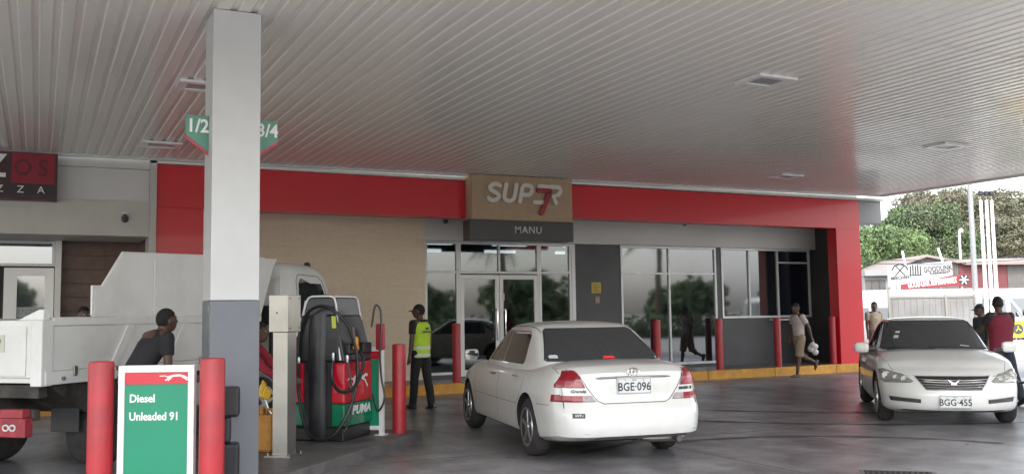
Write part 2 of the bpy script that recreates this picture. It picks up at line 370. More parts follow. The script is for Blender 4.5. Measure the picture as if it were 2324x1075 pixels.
def tile_mat():
    m = bpy.data.materials.new('beige split tile'); m.use_nodes = True; n = m.node_tree.nodes; l = m.node_tree.links; b = n['Principled BSDF']
    t = n.new('ShaderNodeTexCoord'); mp = n.new('ShaderNodeMapping'); mp.inputs['Rotation'].default_value = (PI/2, 0, 0); l.new(t.outputs['Object'], mp.inputs[0])
    br = n.new('ShaderNodeTexBrick'); l.new(mp.outputs[0], br.inputs['Vector']); br.inputs['Scale'].default_value = 1
    br.inputs['Brick Width'].default_value = .30; br.inputs['Row Height'].default_value = .05; br.inputs['Mortar Size'].default_value = .003
    br.inputs['Color1'].default_value = (.74, .60, .42, 1); br.inputs['Color2'].default_value = (.70, .565, .40, 1); br.inputs['Mortar'].default_value = (.62, .50, .35, 1)
    x = n.new('ShaderNodeTexNoise'); x.inputs['Scale'].default_value = 30; l.new(t.outputs['Object'], x.inputs['Vector'])
    mm = n.new('ShaderNodeMix'); mm.data_type = 'RGBA'; mm.blend_type = 'OVERLAY'; mm.inputs[0].default_value = .35; l.new(br.outputs[0], mm.inputs[6]); l.new(x.outputs['Color'], mm.inputs[7])
    hsn = n.new('ShaderNodeHueSaturation'); hsn.inputs['Saturation'].default_value = .85; l.new(mm.outputs[2], hsn.inputs['Color']); l.new(hsn.outputs[0], b.inputs['Base Color'])
    b.inputs['Roughness'].default_value = .65
    bp = n.new('ShaderNodeBump'); bp.inputs['Strength'].default_value = .2; bp.inputs['Distance'].default_value = .003; l.new(br.outputs['Fac'], bp.inputs['Height']); bp.invert = True; l.new(bp.outputs[0], b.inputs['Normal'])
    return m
TILE = tile_mat()
sb('tile_wall', 2.4, 7.38, Yw-.12, Yw, .2, 3.9, TILE)
sb('lintel_panel', 7.385, 18.56, Yw-.10, Yw+.1, 3.16, 4.3, LGREY)
sb('wall', -14, 7.40, Yw+.12, Yw+.3, .0, 4.7, DGREY); sb('wall', 11.08, 18.6, Yw+.12, Yw+.3, .0, 4.7, DGREY); sb('wall', 7.402, 11.078, Yw+.12, Yw+.3, 3.2, 4.7, DGREY)
sb('wall', 11.16, 12.40, Yw+.0, Yw+.1, .2, 3.155, DGREY); sb('wall', 15.34, 18.56, Yw+.0, Yw+.1, .2, 1.36, DGREY)
sb('wall', 15.30, 15.42, Yw+.0, Yw+.1, 1.362, 3.155, DGREY); sb('wall', 18.42, 18.56, Yw+.0, Yw+.1, 1.362, 3.155, DGREY)
sb('side_wall', 18.564, 18.74, .624, 9, .19, 4.3, DGREY)
sb('portal_ceiling', 2.4, 18.56, .505, Yw+.09, 4.305, 4.34, DGREY)
sb('roof', -14, 19.0, Yw+.3, 11, 4.5, 4.75, MGREY)
sb('skirting', 7.40, 15.3, Yw+.01, Yw+.1, .2, .27, DGREY)
# dim shop interior behind the entrance glass
INW = mat('interior wall', (.20, .19, .18), .7); INF = mat('interior floor', (.16, .15, .14), .4)
sb('interior_floor', 7.402, 14.0, Yw+.302, 9.0, .14, .2, INF); sb('interior_ceiling', 6.0, 14.0, Yw+.302, 9.0, 3.3, 3.35, INW); sb('interior_wall', 6.0, 14.0, 9.002, 9.1, .2, 3.3, INW)
sb('interior_wall', 5.9, 5.998, Yw+.302, 9.0, .2, 3.3, INW); sb('interior_wall', 14.002, 14.1, Yw+.302, 9.0, .2, 3.3, INW)
LIT = bpy.data.materials.new('lit tube'); LIT.use_nodes = True; LIT.node_tree.nodes['Principled BSDF'].inputs['Emission Color'].default_value = (.95, 1, 1, 1); LIT.node_tree.nodes['Principled BSDF'].inputs['Emission Strength'].default_value = 1.6
for (a, b) in ((7.9, 3.2), (9.9, 3.2), (11.9, 3.2), (8.6, 5.6), (10.8, 5.6), (13, 5.6)): sb('ceiling_lamp', a, a+.9, b, b+.12, 3.22, 3.29, LIT)
random.seed(11)
GOODS = [mat('goods %d' % q, c_, .5) for q, c_ in enumerate(((.25, .03, .03), (.03, .08, .25), (.45, .33, .05), (.4, .4, .38), (.05, .2, .08), (.3, .15, .06)))]
for y in (4.3, 6.2):
    sh_ = sb('shelf', 7.8, 13.2, y, y+.5, .2, .3, INW)
    for lv in range(4):
        bx('board', sh_, 7.8, 13.2, y, y+.5, .62+lv*.42, .64+lv*.42, INW)
        for q in range(22): bx('packet', sh_, 7.85+q*.24, 7.85+q*.24+random.uniform(.14, .22), y+.02, y+.2, .645+lv*.42-.42*(lv == 9), .645+lv*.42+random.uniform(.16, .32), random.choice(GOODS))
BLUE = mat('blue crate', (.02, .06, .30), .45)
for (a, w_, hh, m_) in ((7.55, .5, .30, BLUE), (7.62, .45, .0, None), (8.5, .5, .28, GOODS[5])):
    if m_: o_ = sb('crate', a, a+w_, Yw+.35, Yw+.75, .205, .205+hh, m_, .02); bx('lid', o_, a-.01, a+w_+.01, Yw+.34, Yw+.76, .207+hh, .24+hh, GOODS[3])
# shop front frames (each member a bar), glass panes
def bars(name, lst, y0, y1, m=ALU, parent=st):
    mb = MB()
    for (x0, x1, z0, z1) in lst: mb.box(x0, x1, y0, y1, z0, z1, m)
    return mb.build(name, parent, bevel=.004)
def window(x0, x1, z0, z1, vs, hs_, t=.055, parent=st, name='window', y=Yw, g=None, dark=False):
    'vs: x of mullions; hs_: list of (x0,x1,z) transoms'
    e = .0
    L = [(x0, x0+t, z0, z1), (x1-t, x1, z0, z1), (x0+t, x1-t, z1-t, z1), (x0+t, x1-t, z0, z0+t)]
    L += [(v-t*.4, v+t*.4, z0+t, z1-t) for v in vs]
    fr = bars(name, L, y-.02, y+.06, parent=parent)
    mb = MB()
    for (a, b, z) in hs_:
        mb.box(a, b, y-.012, y+.05, z-t*.4, z+t*.4, ALU)
    if hs_: mb.build('transom', fr, bevel=.003)
    edges = [x0+t]+list(vs)+[x1-t]
    for i in range(len(edges)-1):
        a, b = edges[i], edges[i+1]
        cuts = sorted([z for (h0, h1, z) in hs_ if h0 <= a+.1 and h1 >= b-.1]); zz = [z0+t]+cuts+[z1-t]
        for k in range(len(zz)-1):
            tl = random.uniform(-.002, .002)
            if dark and i == len(edges)-2: g = DARKG
            p = MB().add([(a, y+.02, zz[k]), (b, y+.02+tl, zz[k]), (b, y+.02+tl, zz[k+1]), (a, y+.02, zz[k+1]),
                          (a, y+.028, zz[k]), (b, y+.028+tl, zz[k]), (b, y+.028+tl, zz[k+1]), (a, y+.028, zz[k+1])],
                         [(0, 1, 2, 3), (7, 6, 5, 4), (0, 4, 5, 1), (1, 5, 6, 2), (2, 6, 7, 3), (3, 7, 4, 0)], g or GLASS).build('pane', fr)
    return fr
window(7.42, 8.21, .27, 3.155, [], [(7.42, 8.21, 2.49)], g=GLASST)
window(8.21, 10.21, 2.455, 3.155, [9.2], [], g=GLASST)
window(10.21, 11.06, .27, 3.155, [], [(10.21, 11.06, 2.49)], g=GLASST)
sb('corner_post', 11.062, 11.155, Yw-.03, Yw+.1, .2, 3.155, ALU)
for x0, x1, hx in ((8.25, 9.19, 9.10), (9.205, 10.17, 9.30)):       # double doors
    d = bars('door', [(x0, x0+.09, .22, 2.43), (x1-.09, x1, .22, 2.43), (x0+.09, x1-.09, 2.33, 2.43), (x0+.09, x1-.09, .22, .36)], Yw-.01, Yw+.05, WHITEG)
    bx('pane', d, x0+.09, x1-.09, Yw+.015, Yw+.025, .36, 2.33, GLASST)
    MB().tube([(hx, Yw-.012, 1.0), (hx, Yw-.09, 1.0), (hx, Yw-.10, 1.06), (hx, Yw-.10, 1.60), (hx, Yw-.09, 1.66), (hx, Yw-.012, 1.66)], .017, CHROME).build('handle', d, smooth=True)
    bx('lock_plate', d, hx-.02, hx+.02, Yw-.014, Yw-.011, 1.86, 2.02, STEEL)
bars('door_frame', [(8.212, 8.248, .2, 2.453), (10.172, 10.208, .2, 2.453)], Yw-.015, Yw+.06, WHITEG)
window(12.42, 15.28, .27, 3.155, [13.83], [(12.42, 15.28, 2.49)])
DARKG = glassy('navy film glass', (.006, .007, .016), .012, .12)
window(15.44, 18.42, 1.37, 3.155, [16.34, 17.30], [(17.3, 18.42, 2.80)], dark=True)
sb('teller_ledge', 16.95, 17.85, Yw-.22, Yw-.022, 1.30, 1.33, WHITE)
NOTE = mat('yellow notice', (.50, .36, .06), .6, var=.1, vs=20); PAPER = mat('paper notice', (.30, .22, .18), .6, var=.35, vs=30)
n1 = sb('notice', 11.60, 11.86, Yw-.008, Yw-.002, 2.02, 2.27, NOTE)
for k in range(4): bx('printed_line', n1, 11.63, 11.83-(k % 2)*.05, Yw-.0095, Yw-.0085, 2.06+k*.05, 2.075+k*.05, DGREY)
sb('notice', 11.70, 11.82, Yw-.008, Yw-.002, 1.78, 1.94, PAPER)
# tan sign box with the shop name
sgn = MB().box(7.76, 10.10, -.25, .30, 3.47, 4.385, TAN).build('sign_box', st, bevel=.005)
blk = MB().box(7.70, 10.10, -.28, .06, 3.055, 3.466, BLACKP).build('fascia_box', st, bevel=.005)
LET = mat('sign letter face', (.66, .63, .57), .35, coat=.1); LETR = mat('sign letter red', (.33, .03, .035), .3, coat=.2)
def letter(paths, m=LET, wd=.088, y=-.255, dz=.05):
    mb = MB(); 
    for p in paths: stroke(mb, [(a, b) for a, b in p], wd, y-dz, y, m)
    o = mb.build('letter', sgn); return o
def sl_(pts, x0, z0, k=.20): return [(x0+a+(b)*k, z0+b) for a, b in pts]     # italic slant
z0 = 3.86; h = .34
Sx = 8.05
S_ = arc(.17, h-.085, .12, .085, 40, 180, 6)[::1]+arc(.17, h-.085, .12, .0, 180, 180, 1)[:0]+[(.08, .21), (.16, .175), (.24, .14)]+arc(.16, .085, .12, .085, 20, -150, 7)
letter([sl_(S_, Sx, z0)])
letter([sl_([(0, h), (0, .12)]+arc(.12, .12, .12, .12, 180, 360, 8)+[(.24, h)], Sx+.40, z0)])
letter([sl_([(0, 0), (0, h-.04), (.03, h), (.13, h)]+arc(.14, h-.1, .1, .1, 90, -90, 7)+[(.05, h-.2)], Sx+.78, z0)])
letter([sl_([(.06, h), (.27, h)], Sx+1.10, z0)], wd=.082); letter([sl_([(0, 0), (.20, 0)], Sx+1.12, z0)], wd=.082)
letter([sl_([(.0, h), (.15, h)]+arc(.16, h-.09, .09, .09, 90, -60, 6)+[(.1, h-.2), (.19, 0)], Sx+1.44, z0)])
letter([sl_([(.02, .25), (.27, .25), (.27, .22), (.17, -.22)], Sx+1.16, z0)], LETR, .10, -.256, .06)
mb = MB(); 
nm = text('lettering', 'MANU', .205, mat('letter pale', (.5, .5, .5), .4), blk, (9.02, -.286, 3.27), ext=.006, bold=.001, space=1.12)
# security cameras
for x, y, z, lab in ((7.78, 18.72, 3.60, 'small dark security camera left of the tan sign box'), (14.15, 18.78, 3.74, 'small dark security camera under the red band right of the sign'), (1.30, 17.40, 3.30, 'small dark security camera on the pale band of the pizza shop')):
    k = empty('security_camera', (x, y, z), 0, lab, 'camera', 'security cameras on the shop fronts')
    MB().lathe([(.03, 0), (.03, -.03), (.055, -.04), (.06, -.08), (.045, -.13), (.0, -.15)], (0, -.05, .05), BLACK, 12).build('dome', k, smooth=True)
    bx('bracket', k, -.06, .06, -.08, .10, .052, .07, WHITE)

# ------------------------------------------------------------------ pizza shop at the left
pz = empty('pizza_shop', (0, 17.5, 0), 0, 'pale shop front with dark red pizza sign left of the red portal', 'shop')
def pb(name, *a): return bx(name, pz, *a)
pb('trim_band', -14, 1.70, .0, .4, 4.16, 4.335, CREAM)
pb('grey_panel', -14, 1.70, .05, .4, 3.60, 4.156, MGREY if False else LGREY)
LB = mat('pale lintel', (.50, .49, .46), .5, var=.04)
pb('lintel', -14, 1.70, .02, 1.6, 2.99, 3.596, LB)
pb('pilaster', 1.704, 1.818, .0, .62, .2, 4.33, LB)
pb('post', .26, .36, 1.3, 1.62, .2, 2.985, WHITE)
base = pb('wall', .36, 1.9, 1.52, 1.6, .2, 2.985, DGREY)
for i in range(11):
    z = .2+i*.253; bx('cladding_tile', base, .362, 1.1, 1.49+random.uniform(0, .004), 1.518, z+.003, min(z+.25, 2.98), BROWN, .003); bx('cladding_tile', base, 1.104, 1.9, 1.49+random.uniform(0, .004), 1.518, z+.003, min(z+.25, 2.98), BROWN, .003)
SGL = glassy('pizza shop glass', (.05, .06, .07), .15)
window(-1.6, .258, 2.53, 2.985, [], [], .05, pz, y=1.5, g=SGL)
window(-1.6, -.62, .25, 2.525, [], [], .06, pz, y=1.5, g=SGL)
d = bars('door', [(-.55, -.34, .22, 2.50), (.10, .25, .22, 2.50), (-.34, .10, 2.36, 2.50), (-.34, .10, .22, .42)], 1.47, 1.55, WHITEG, pz)
bx('pane', d, -.34, .10, 1.50, 1.51, .42, 2.36, SGL)
FILM = mat('frosted film', (.30, .32, .34), .4)
bx('frosted_band', d, -.34, .10, 1.494, 1.498, 1.62, 1.80, FILM); bx('frosted_band', d, -.34, .10, 1.494, 1.498, 1.50, 1.545, FILM)
text('lettering', 'ENZOS', .13, mat('film letter', (.17, .18, .2), .4), d, (-.12, 1.492, 1.71), ext=.001)
SB1 = mat('sign maroon', (.055, .02, .025), .4, var=.15); SRED = mat('sign red', (.25, .008, .025), .35, var=.1)
sbx = pb('sign_box', -3.4, .24, -.22, .04, 3.53, 4.31, SB1)
bx('red_panel', sbx, -.44, .20, -.232, -.222, 3.80, 4.29, SRED); bx('dark_strip', sbx, -3.3, .20, -.232, -.222, 3.60, 3.77, mat('sign dark strip', (.03, .018, .022), .4))
text('letter', 'Z', .52, WHITEG, sbx, (-.68, -.238, 4.05), ext=.006, bold=.012, sx=.95)
DRED = mat('sign letter dark red', (.13, .006, .016), .35)
text('letter', 'O', .38, DRED, sbx, (-.27, -.236, 4.04), ext=.004, bold=.01, sx=.85); text('letter', 'S', .38, DRED, sbx, (.02, -.236, 4.04), ext=.004, bold=.01, sx=.85)
for ch, x in (('Z', -.60), ('Z', -.30), ('A', .0)): text('letter', ch, .165, WHITEG, sbx, (x, -.238, 3.69), ext=.003)

# ------------------------------------------------------------------ bollards
def bollard(x, y, z, r, h, lab, grp, m=REDB):
    o = MB().lathe([(r, 0), (r, h-.02), (r*.93, h), (r*.5, h+.004), (.001, h+.006)], (0, 0, 0), m, 28).build('bollard', smooth=True, ang=50)
    o.location = (x, y, z); return tag(o, lab, 'bollard', grp)
X0 = [8.02, 13.03, 14.57, 16.13, 17.68]
X0 = [at(px, 838, .2)[0]*17.58/at(px, 838, .2)[1] for px in (1042, 1500, 1642, 1775, 1901)]
labs = ['red kerb bollard in front of the left door window beside the hi-vis man', 'red kerb bollard just above the white sedan rear window', 'tall red kerb bollard at the left edge of the teller window',
        'red kerb bollard below the teller ledge', 'red kerb bollard against the wide red pillar']
for x, lab in zip(X0, labs): bollard(x, 17.70, .2, .085, 1.18, lab, 'red bollards along the yellow kerb')
GB = 'red bollards at the pump island ends'
bollard(.46, 8.17, 0, .096, 1.225, 'red bollard left of the green fuel price board', GB)
bollard(1.235, 7.72, 0, .096, 1.24, 'red bollard right of the green fuel board in front of the column', GB)
bollard(4.02, 11.18, .12, .085, 1.08, 'red bollard at the far end of the pump island', GB)

# ------------------------------------------------------------------ pump island
AX = math.radians(44)                               # island axis, measured from +Y towards +X
UU = Vector((math.sin(AX), math.cos(AX), 0)); RR = Vector((math.cos(AX), -math.sin(AX), 0)); OO = Vector((2.86, 9.66, 0))
def isl(s, t, z=0): return OO+UU*s+RR*t+Vector((0, 0, z))
isle = empty('pump_island', OO, -AX)
pl = [(-1.3, -2.15), (-.06, -2.15), (0, -2.09)]+[(-.12+.12*math.cos(a), 2.08+.12*math.sin(a)) for a in (0, .5, 1.05, 1.57)]+[(-1.18, 2.2), (-1.3, 2.1)]
o = MB().prism(pl, -.03, .12, CONC, axis='z').build('pump_island', bevel=.012); o.location = OO; o.rotation_euler = (0, 0, -AX)
bpy.data.objects.remove(isle); tag(o, kind='structure')
# fuel board near the camera
def fuel_board(loc, rz, lab, lettered=True, H=1.19, W=.60):
    b = empty('fuel_board', loc, rz, lab, 'sign', 'green fuel grade boards')
    fr = MB(); t = .05
    for a in ((-W/2, -W/2+t, 0, H), (W/2-t, W/2, 0, H), (-W/2+t, W/2-t, H-t-.005, H), (-W/2+t, W/2-t, .06, .06+t)): fr.box(a[0], a[1], -.03, .03, a[2], a[3], WHITEG)
    fr.build('frame', b, bevel=.004); 
    for s in (-1, 1): bx('foot', b, s*(W/2-.03)-.06, s*(W/2-.03)+.06, -.07, .07, -.0, .008, WHITEG)
    bx('green_panel', b, -W/2+t, W/2-t, -.016, .016, .06+t, H-.15, SIGNG); bx('red_header', b, -W/2+t, W/2-t, -.017, .017, H-.148, H-.057, PRED)
    if lettered:
        text('lettering', 'Diesel', .088, WHITEG, b, (-.215, -.0175, .93), ext=.001, bold=.002, align='LEFT', sx=.92)
        text('lettering', 'Unleaded 91', .088, WHITEG, b, (-.215, -.0175, .79), ext=.001, bold=.002, align='LEFT', sx=.88)
        mb = MB()   # leaping cat emblem
        for p, wd in (([(.0, 0), (.04, .012), (.09, .014), (.125, .006)], .016), ([(.125, .006), (.15, -.006)], .012), ([(.01, 0), (-.03, .012), (-.065, .010)], .006), ([(.02, 0), (-.02, -.022)], .010), ([(.11, .004), (.145, -.02), (.16, -.02)], .008), ([(.03, .0), (.0, -.026)], .007)):
            stroke(mb, [(x+.09, z+1.095) for x, z in p], wd, -.0195, -.0175, WHITEG)
        mb.build('cat_emblem', b)
    return b
fuel_board((.86, 7.99, .0), -math.radians(27), 'white framed green board reading Diesel and Unleaded 91 between two red bollards')
q = isl(1.66, -.63, .12); fuel_board(q, -AX, 'white framed green board half hidden behind the fuel pump', False, 1.06, .62)
# windscreen service unit
_x, _y = far(513, 8.1)
w_ = empty('service_unit', (_x, _y, 0), -.23, 'black plastic windscreen service unit between bollard and grey column foot', 'service unit')
for nme, a in (('bucket', (-.14, .12, -.10, .10, 0, .50)), ('stem', (-.10, .05, -.07, .07, .50, .72)), ('dispenser_head', (-.14, .12, -.10, .10, .72, .97))): bx(nme, w_, *a, BLACK, .025)

# stainless control post
p = empty('control_post', isl(-.12, -.62, .12), -AX, 'stainless steel post with square control box left of the fuel pump', 'control box')
bx('base_plate', p, -.15, .15, -.15, .15, 0, .012, STEEL); bx('post', p, -.088, .088, -.088, .088, .012, 1.28, STEEL, .004)
for sx_, sy_ in ((-.125, -.125), (.125, -.125), (.125, .125)): MB().lathe([(.012, 0), (.012, .03), (.001, .034)], (sx_, sy_, .012), CHROME, 8).build('bolt', p)
hd = bx('control_box', p, -.115, .115, -.125, .125, 1.281, 1.665, STEEL, .004)
MB().lathe([(.008, 0), (.008, -.006), (.001, -.007)], (-.02, -.126, 1.48), BLACK, 10, 'y').build('lock', hd)
mb = MB()
for yy in (-.09, .09):
    for zz in (1.32, 1.63): mb.ball((.117, yy, zz), .007, BLACK, 8, 6)
mb.build('screw', hd)

# fuel pump
PBL = mat('pump cowl', (.015, .016, .020), .38, var=.15, vs=6, dirt=(.04, .038, .036), ds=3)
P0 = Vector(at(782, 1003, .12))
pump = empty('fuel_pump', P0, -AX, 'black fuel pump with red and green side panels, hoses and yellow nozzle', 'fuel pump')
# local frame: near end plane at y=0; x from -.6 (left) to 0 (right), depth to y=.72
Wd, Dp = .68, .74
def pbx(name, x0, x1, y0, y1, z0, z1, m, bev=.01, par=pump): return bx(name, par, x0, x1, y0, y1, z0, z1, m, bev)
pbx('plinth', -Wd+.02, -.02, .02, Dp-.02, 0, .16, BLACK, .02)
pbx('core', -Wd+.03, -.03, .03, Dp-.03, .16, .92, BLACK, .01)
pbx('green_panel', -.17, 0, 0, Dp, .17, .43, PGREEN, .018); pbx('red_panel', -.17, 0, 0, Dp, .434, .90, PRED, .018)
pbx('green_panel', -Wd, -Wd+.14, 0, Dp, .17, .43, PGREEN, .018); pbx('red_panel', -Wd, -Wd+.14, 0, Dp, .434, .90, PRED, .018)
# upper tapered cowl
def tap(x0, x1, y0, y1, z0, X0_, X1_, Y0_, Y1_, z1, m): return MB().hexa([(x0, y0, z0), (x1, y0, z0), (x1, y1, z0), (x0, y1, z0)], [(X0_, Y0_, z1), (X1_, Y0_, z1), (X1_, Y1_, z1), (X0_, Y1_, z1)], m)
tap(-Wd+.0, -.0, .0, Dp, .905, -Wd+.10, -.12, .02, Dp-.06, 1.46, PBL).build('cowl', pump, bevel=.03, seg=3)
# rounded central tower on the near end
mb = MB(); ring = []
zsn = [.02, .16, .5, .92, 1.3, 1.46]; wsn = [.11, .12, .125, .13, .13, .12]; fsn = [-.01, -.03, -.04, -.045, -.03, -.01]
vs = []; n = 12
for zz, ww, ff in zip(zsn, wsn, fsn):
    for k in range(n+1):
        a = PI*k/n; vs.append((-.36-ww*math.cos(a), .06+(ff-.06)*math.sin(a), zz))
mb.add(vs, [(i*(n+1)+k, i*(n+1)+k+1, (i+1)*(n+1)+k+1, (i+1)*(n+1)+k) for i in range(len(zsn)-1) for k in range(n)], PBL)
mb.add([vs[k] for k in range(5*(n+1), 6*(n+1))], [list(range(n+1))], PBL)
mb.build('hose_tower', pump, smooth=True)
# head with white rim
hx0, hx1 = -Wd+.10, -.11
hm = tap(hx0+.02, hx1-.015, .05, Dp-.10, 1.44, hx0+.05, hx1-.04, .08, Dp-.12, 1.655, mat('pump display', (.035, .038, .045), .3)).build('display_head', pump, bevel=.012)
MB().tube([(hx0+.0, .035, 1.38), (hx0+.045, .06, 1.60), (hx0+.075, .065, 1.655), (hx0+.12, .065, 1.672), (hx1-.12, .065, 1.672), (hx1-.06, .065, 1.655), (hx1-.03, .055, 1.58), (hx1+.03, .02, 1.1), (hx1+.055, .0, .93)], .012, WHITEG, 8).build('front_rim', hm, smooth=True)
MB().tube([(hx1-.05, .08, 1.668), (hx1-.045, Dp-.17, 1.668), (hx1-.035, Dp-.12, 1.63), (hx1+.02, Dp-.06, 1.2), (hx1+.06, Dp-.03, .93)], .010, WHITEG, 8).build('side_rim', hm, smooth=True)
MB().add([(-.105, .10, 1.18), (-.105, .35, 1.18), (-.125, .35, 1.38), (-.125, .10, 1.38)], [(0, 1, 2, 3)], mat('pump screen', (.05, .055, .06), .2)).build('screen', hm)
for yy in (.08, .44): pbx('nozzle_boot', -.07, .03, yy, yy+.22, .99, 1.12, BLACK, .02)
text('lettering', 'PUMA', .14, WHITEG, pump, (.004, .42, .34), (PI/2, 0, PI/2), ext=.002, bold=.005, shear=.25, sx=1.3)
mb = MB()
for pth, wd in (([(.22, .70), (.30, .74), (.40, .73), (.47, .70)], .045), ([(.22, .70), (.12, .72), (.07, .70)], .016), ([(.26, .70), (.2, .64), (.14, .61)], .026), ([(.45, .71), (.52, .67), (.58, .60)], .022), ([(.47, .71), (.53, .74), (.57, .73)], .03), ([(.30, .69), (.24, .60)], .02)):
    tmp = MB(); stroke(tmp, pth, wd, .004, .007, WHITEG); mb.add([(b, a, c_) for a, b, c_ in tmp.v], tmp.f, WHITEG)
mb.build('cat_emblem', pump)
LABY = mat('warning label', (.55, .6, .06), .45)
MB().add([(-.16, -.004, 1.30), (-.105, -.004, 1.30), (-.12, .008, 1.44), (-.175, .008, 1.44)], [(0, 1, 2, 3)], LABY).build('warning_label', pump)
def hose(pts, r=.020, n=40):
    out = []; P = [Vector(p) for p in pts]; P = [P[0]*2-P[1]]+P+[P[-1]*2-P[-2]]
    for i in range(1, len(P)-2):
        for k in range(8):
            t = k/8; a, b, c_, d_ = P[i-1], P[i], P[i+1], P[i+2]
            out.append(.5*((2*b)+(c_-a)*t+(2*a-5*b+4*c_-d_)*t*t+(3*b-a-3*c_+d_)*t**3))
    out.append(P[-2]); return MB().tube(out, r, HOSE, 8)
CPL = mat('hose coupling', (.55, .55, .56), .3, metal=.8)
def coupling(x, y, z): MB().lathe([(.015, 0), (.018, .01), (.018, .07), (.013, .09)], (x, y, z), CPL, 10).build('hose_coupling', pump, smooth=True)
hose([(-.57, -.04, .90), (-.565, -.05, .6), (-.50, -.08, .3), (-.38, -.12, .09), (-.2, -.13, .04), (-.06, -.10, .12), (.06, -.02, .35), (.10, .1, .65), (.10, .12, .95), (.05, .06, 1.25), (-.04, -.02, 1.43), (-.18, -.06, 1.54), (-.33, -.06, 1.55), (-.47, -.03, 1.47), (-.56, -.02, 1.30), (-.59, -.03, 1.05), (-.57, -.04, .97)]).build('hose', pump, smooth=True)
hose([(-.13, -.03, .93), (-.14, -.04, .80), (-.10, -.07, .66), (.0, -.09, .58), (.10, -.03, .60), (.16, .06, .72), (.17, .14, .92), (.12, .16, 1.02)]).build('hose', pump, smooth=True)
hose([(.02, .04, .98), (.05, .02, .8), (.09, .02, .55), (.08, .0, .3), (.02, -.04, .12)], .011).build('hose', pump, smooth=True)
hose([(.05, .60, 1.30), (.09, .62, 1.55), (.15, .64, 1.50), (.17, .62, 1.25), (.16, .60, 1.0), (.17, .62, .7), (.22, .60, .45), (.14, .58, .30), (.06, .6, .5)], .013).build('hose', pump, smooth=True)
coupling(-.57, -.04, .88); coupling(-.13, -.03, .93); coupling(.02, .03, .90)
nz = empty('nozzle_anchor')
def nozzle(x, y, z, m, yaw=0, par=pump, grip=BLACK, pitch=0.):
    mb = MB()
    mb.hexa([(-.02, -.035, .0), (.02, -.035, 0), (.02, .07, -.01), (-.02, .07, -.01)], [(-.02, -.03, .075), (.02, -.03, .075), (.02, .045, .065), (-.02, .045, .065)], m)
    mb.hexa([(-.018, -.06, -.035), (.018, -.06, -.035), (.018, .10, -.05), (-.018, .10, -.05)], [(-.018, -.035, .01), (.018, -.035, .01), (.018, .08, .0), (-.018, .08, .0)], m)
    o = mb.build('nozzle', par, bevel=.012, seg=2); o.location = (x, y, z); o.rotation_euler = (pitch, 0, yaw); o.scale = (1.35, 1.35, 1.35)
    MB().tube([(0, -.03, .04), (0, -.09, .10), (0, -.12, .15)], .010, CPL, 8).build('spout', o, smooth=True)
    MB().tube([(0, .06, -.03), (0, .07, -.10), (0, .06, -.22)], .012, grip, 8).build('hose_end', o, smooth=True)
    return o
bpy.data.objects.remove(nz)
nozzle(.06, .16, 1.10, YELLOW, .3)
for yy, xx in ((.66, .10),):
    b_ = pbx('nozzle_holster', xx-.03, xx+.07, yy, yy+.09, 1.02, 1.34, mat('holster red', (.35, .015, .03), .35), .02)
pbx('nozzle_holster', -Wd-.06, -Wd-.0, .10, .2, 1.06, 1.2, mat('holster red', (.35, .015, .03), .35), .02)

# jerry can
j = empty('jerry_can', isl(.10, -.98, .12), -AX, 'dirty yellow jerry can being filled behind the steel post', 'jerry can')
JC = mat('jerry can plastic', (.50, .22, .03), .5, var=.15, vs=6, dirt=(.25, .12, .04), ds=5)
bx('can', j, -.12, .12, -.09, .09, 0, .40, JC, .035); MB().lathe([(.032, .40), (.032, .45), (.036, .45), (.036, .475), (.028, .475)], (-.05, 0, 0), JC, 14).build('neck', j, smooth=True)
MB().tube([(-.0, 0, .39), (.02, 0, .45), (.08, 0, .45), (.10, 0, .39)], .014, JC).build('handle', j, smooth=True)
nn = nozzle(0, 0, 0, mat('nozzle yellow', (.70, .42, .02), .4), 0, None); nn.location = isl(.10, -1.03, .12)+Vector((0, -.02, .62)); nn.rotation_euler = (math.radians(118), 0, -AX+2.2)
nn.name = 'fuel_nozzle'; tag(nn, 'yellow fuel nozzle pushed into the jerry can', 'nozzle')

# ------------------------------------------------------------------ vehicle helpers
def rbox(nx, ny, nz, p):
    'surface grid of a superquadric box in [-1,1]^3'
    idx = {}; V = []; Fc = []
    def vid(a):
        k = tuple(round(c_, 4) for c_ in a)
        if k not in idx: idx[k] = len(V); V.append(a)
        return idx[k]
    def face(ax, sg, na, nb):
        o = [i for i in range(3) if i != ax]
        for i in range(na):
            for k in range(nb):
                q = []
                for (di, dk) in ((0, 0), (1, 0), (1, 1), (0, 1)):
                    a = [0, 0, 0]; a[ax] = sg; a[o[0]] = -1+2*(i+di)/na; a[o[1]] = -1+2*(k+dk)/nb; q.append(vid(a))
                Fc.append(q)
    for s_ in (-1, 1): face(0, s_, ny, nz); face(1, s_, nx, nz); face(2, s_, nx, ny)
    V = np.array(V, float); nrm = (np.abs(V)**p).sum(1)**(1/p); V = V/nrm[:, None]*(1.0)
    return V, Fc
def sm(x, xp, fp, hh=.05):
    x = np.asarray(x, float); return sum(np.interp(x+d, xp, fp) for d in np.linspace(-hh, hh, 9))/9
def obj_from(name, V, Fc, m, parent=None, ang=30):
    mb = MB(); mb.add(V, Fc, m); return mb.build(name, parent, smooth=True, ang=ang)
def bvh_of(*obs):
    vs = []; fs = []
    for o in obs:
        k = len(vs); vs += [v.co.copy() for v in o.data.vertices]; fs += [[k+i for i in p.vertices] for p in o.data.polygons]
    return BVHTree.FromPolygons(vs, fs)
AXD = {'-y': (Vector((0, 1, 0)), lambda a, b: Vector((a, -9, b))), '+y': (Vector((0, -1, 0)), lambda a, b: Vector((a, 9, b))),
       '-x': (Vector((1, 0, 0)), lambda a, b: Vector((-9, a, b))), '+x': (Vector((-1, 0, 0)), lambda a, b: Vector((9, a, b))), '+z': (Vector((0, 0, -1)), lambda a, b: Vector((a, b, 9)))}
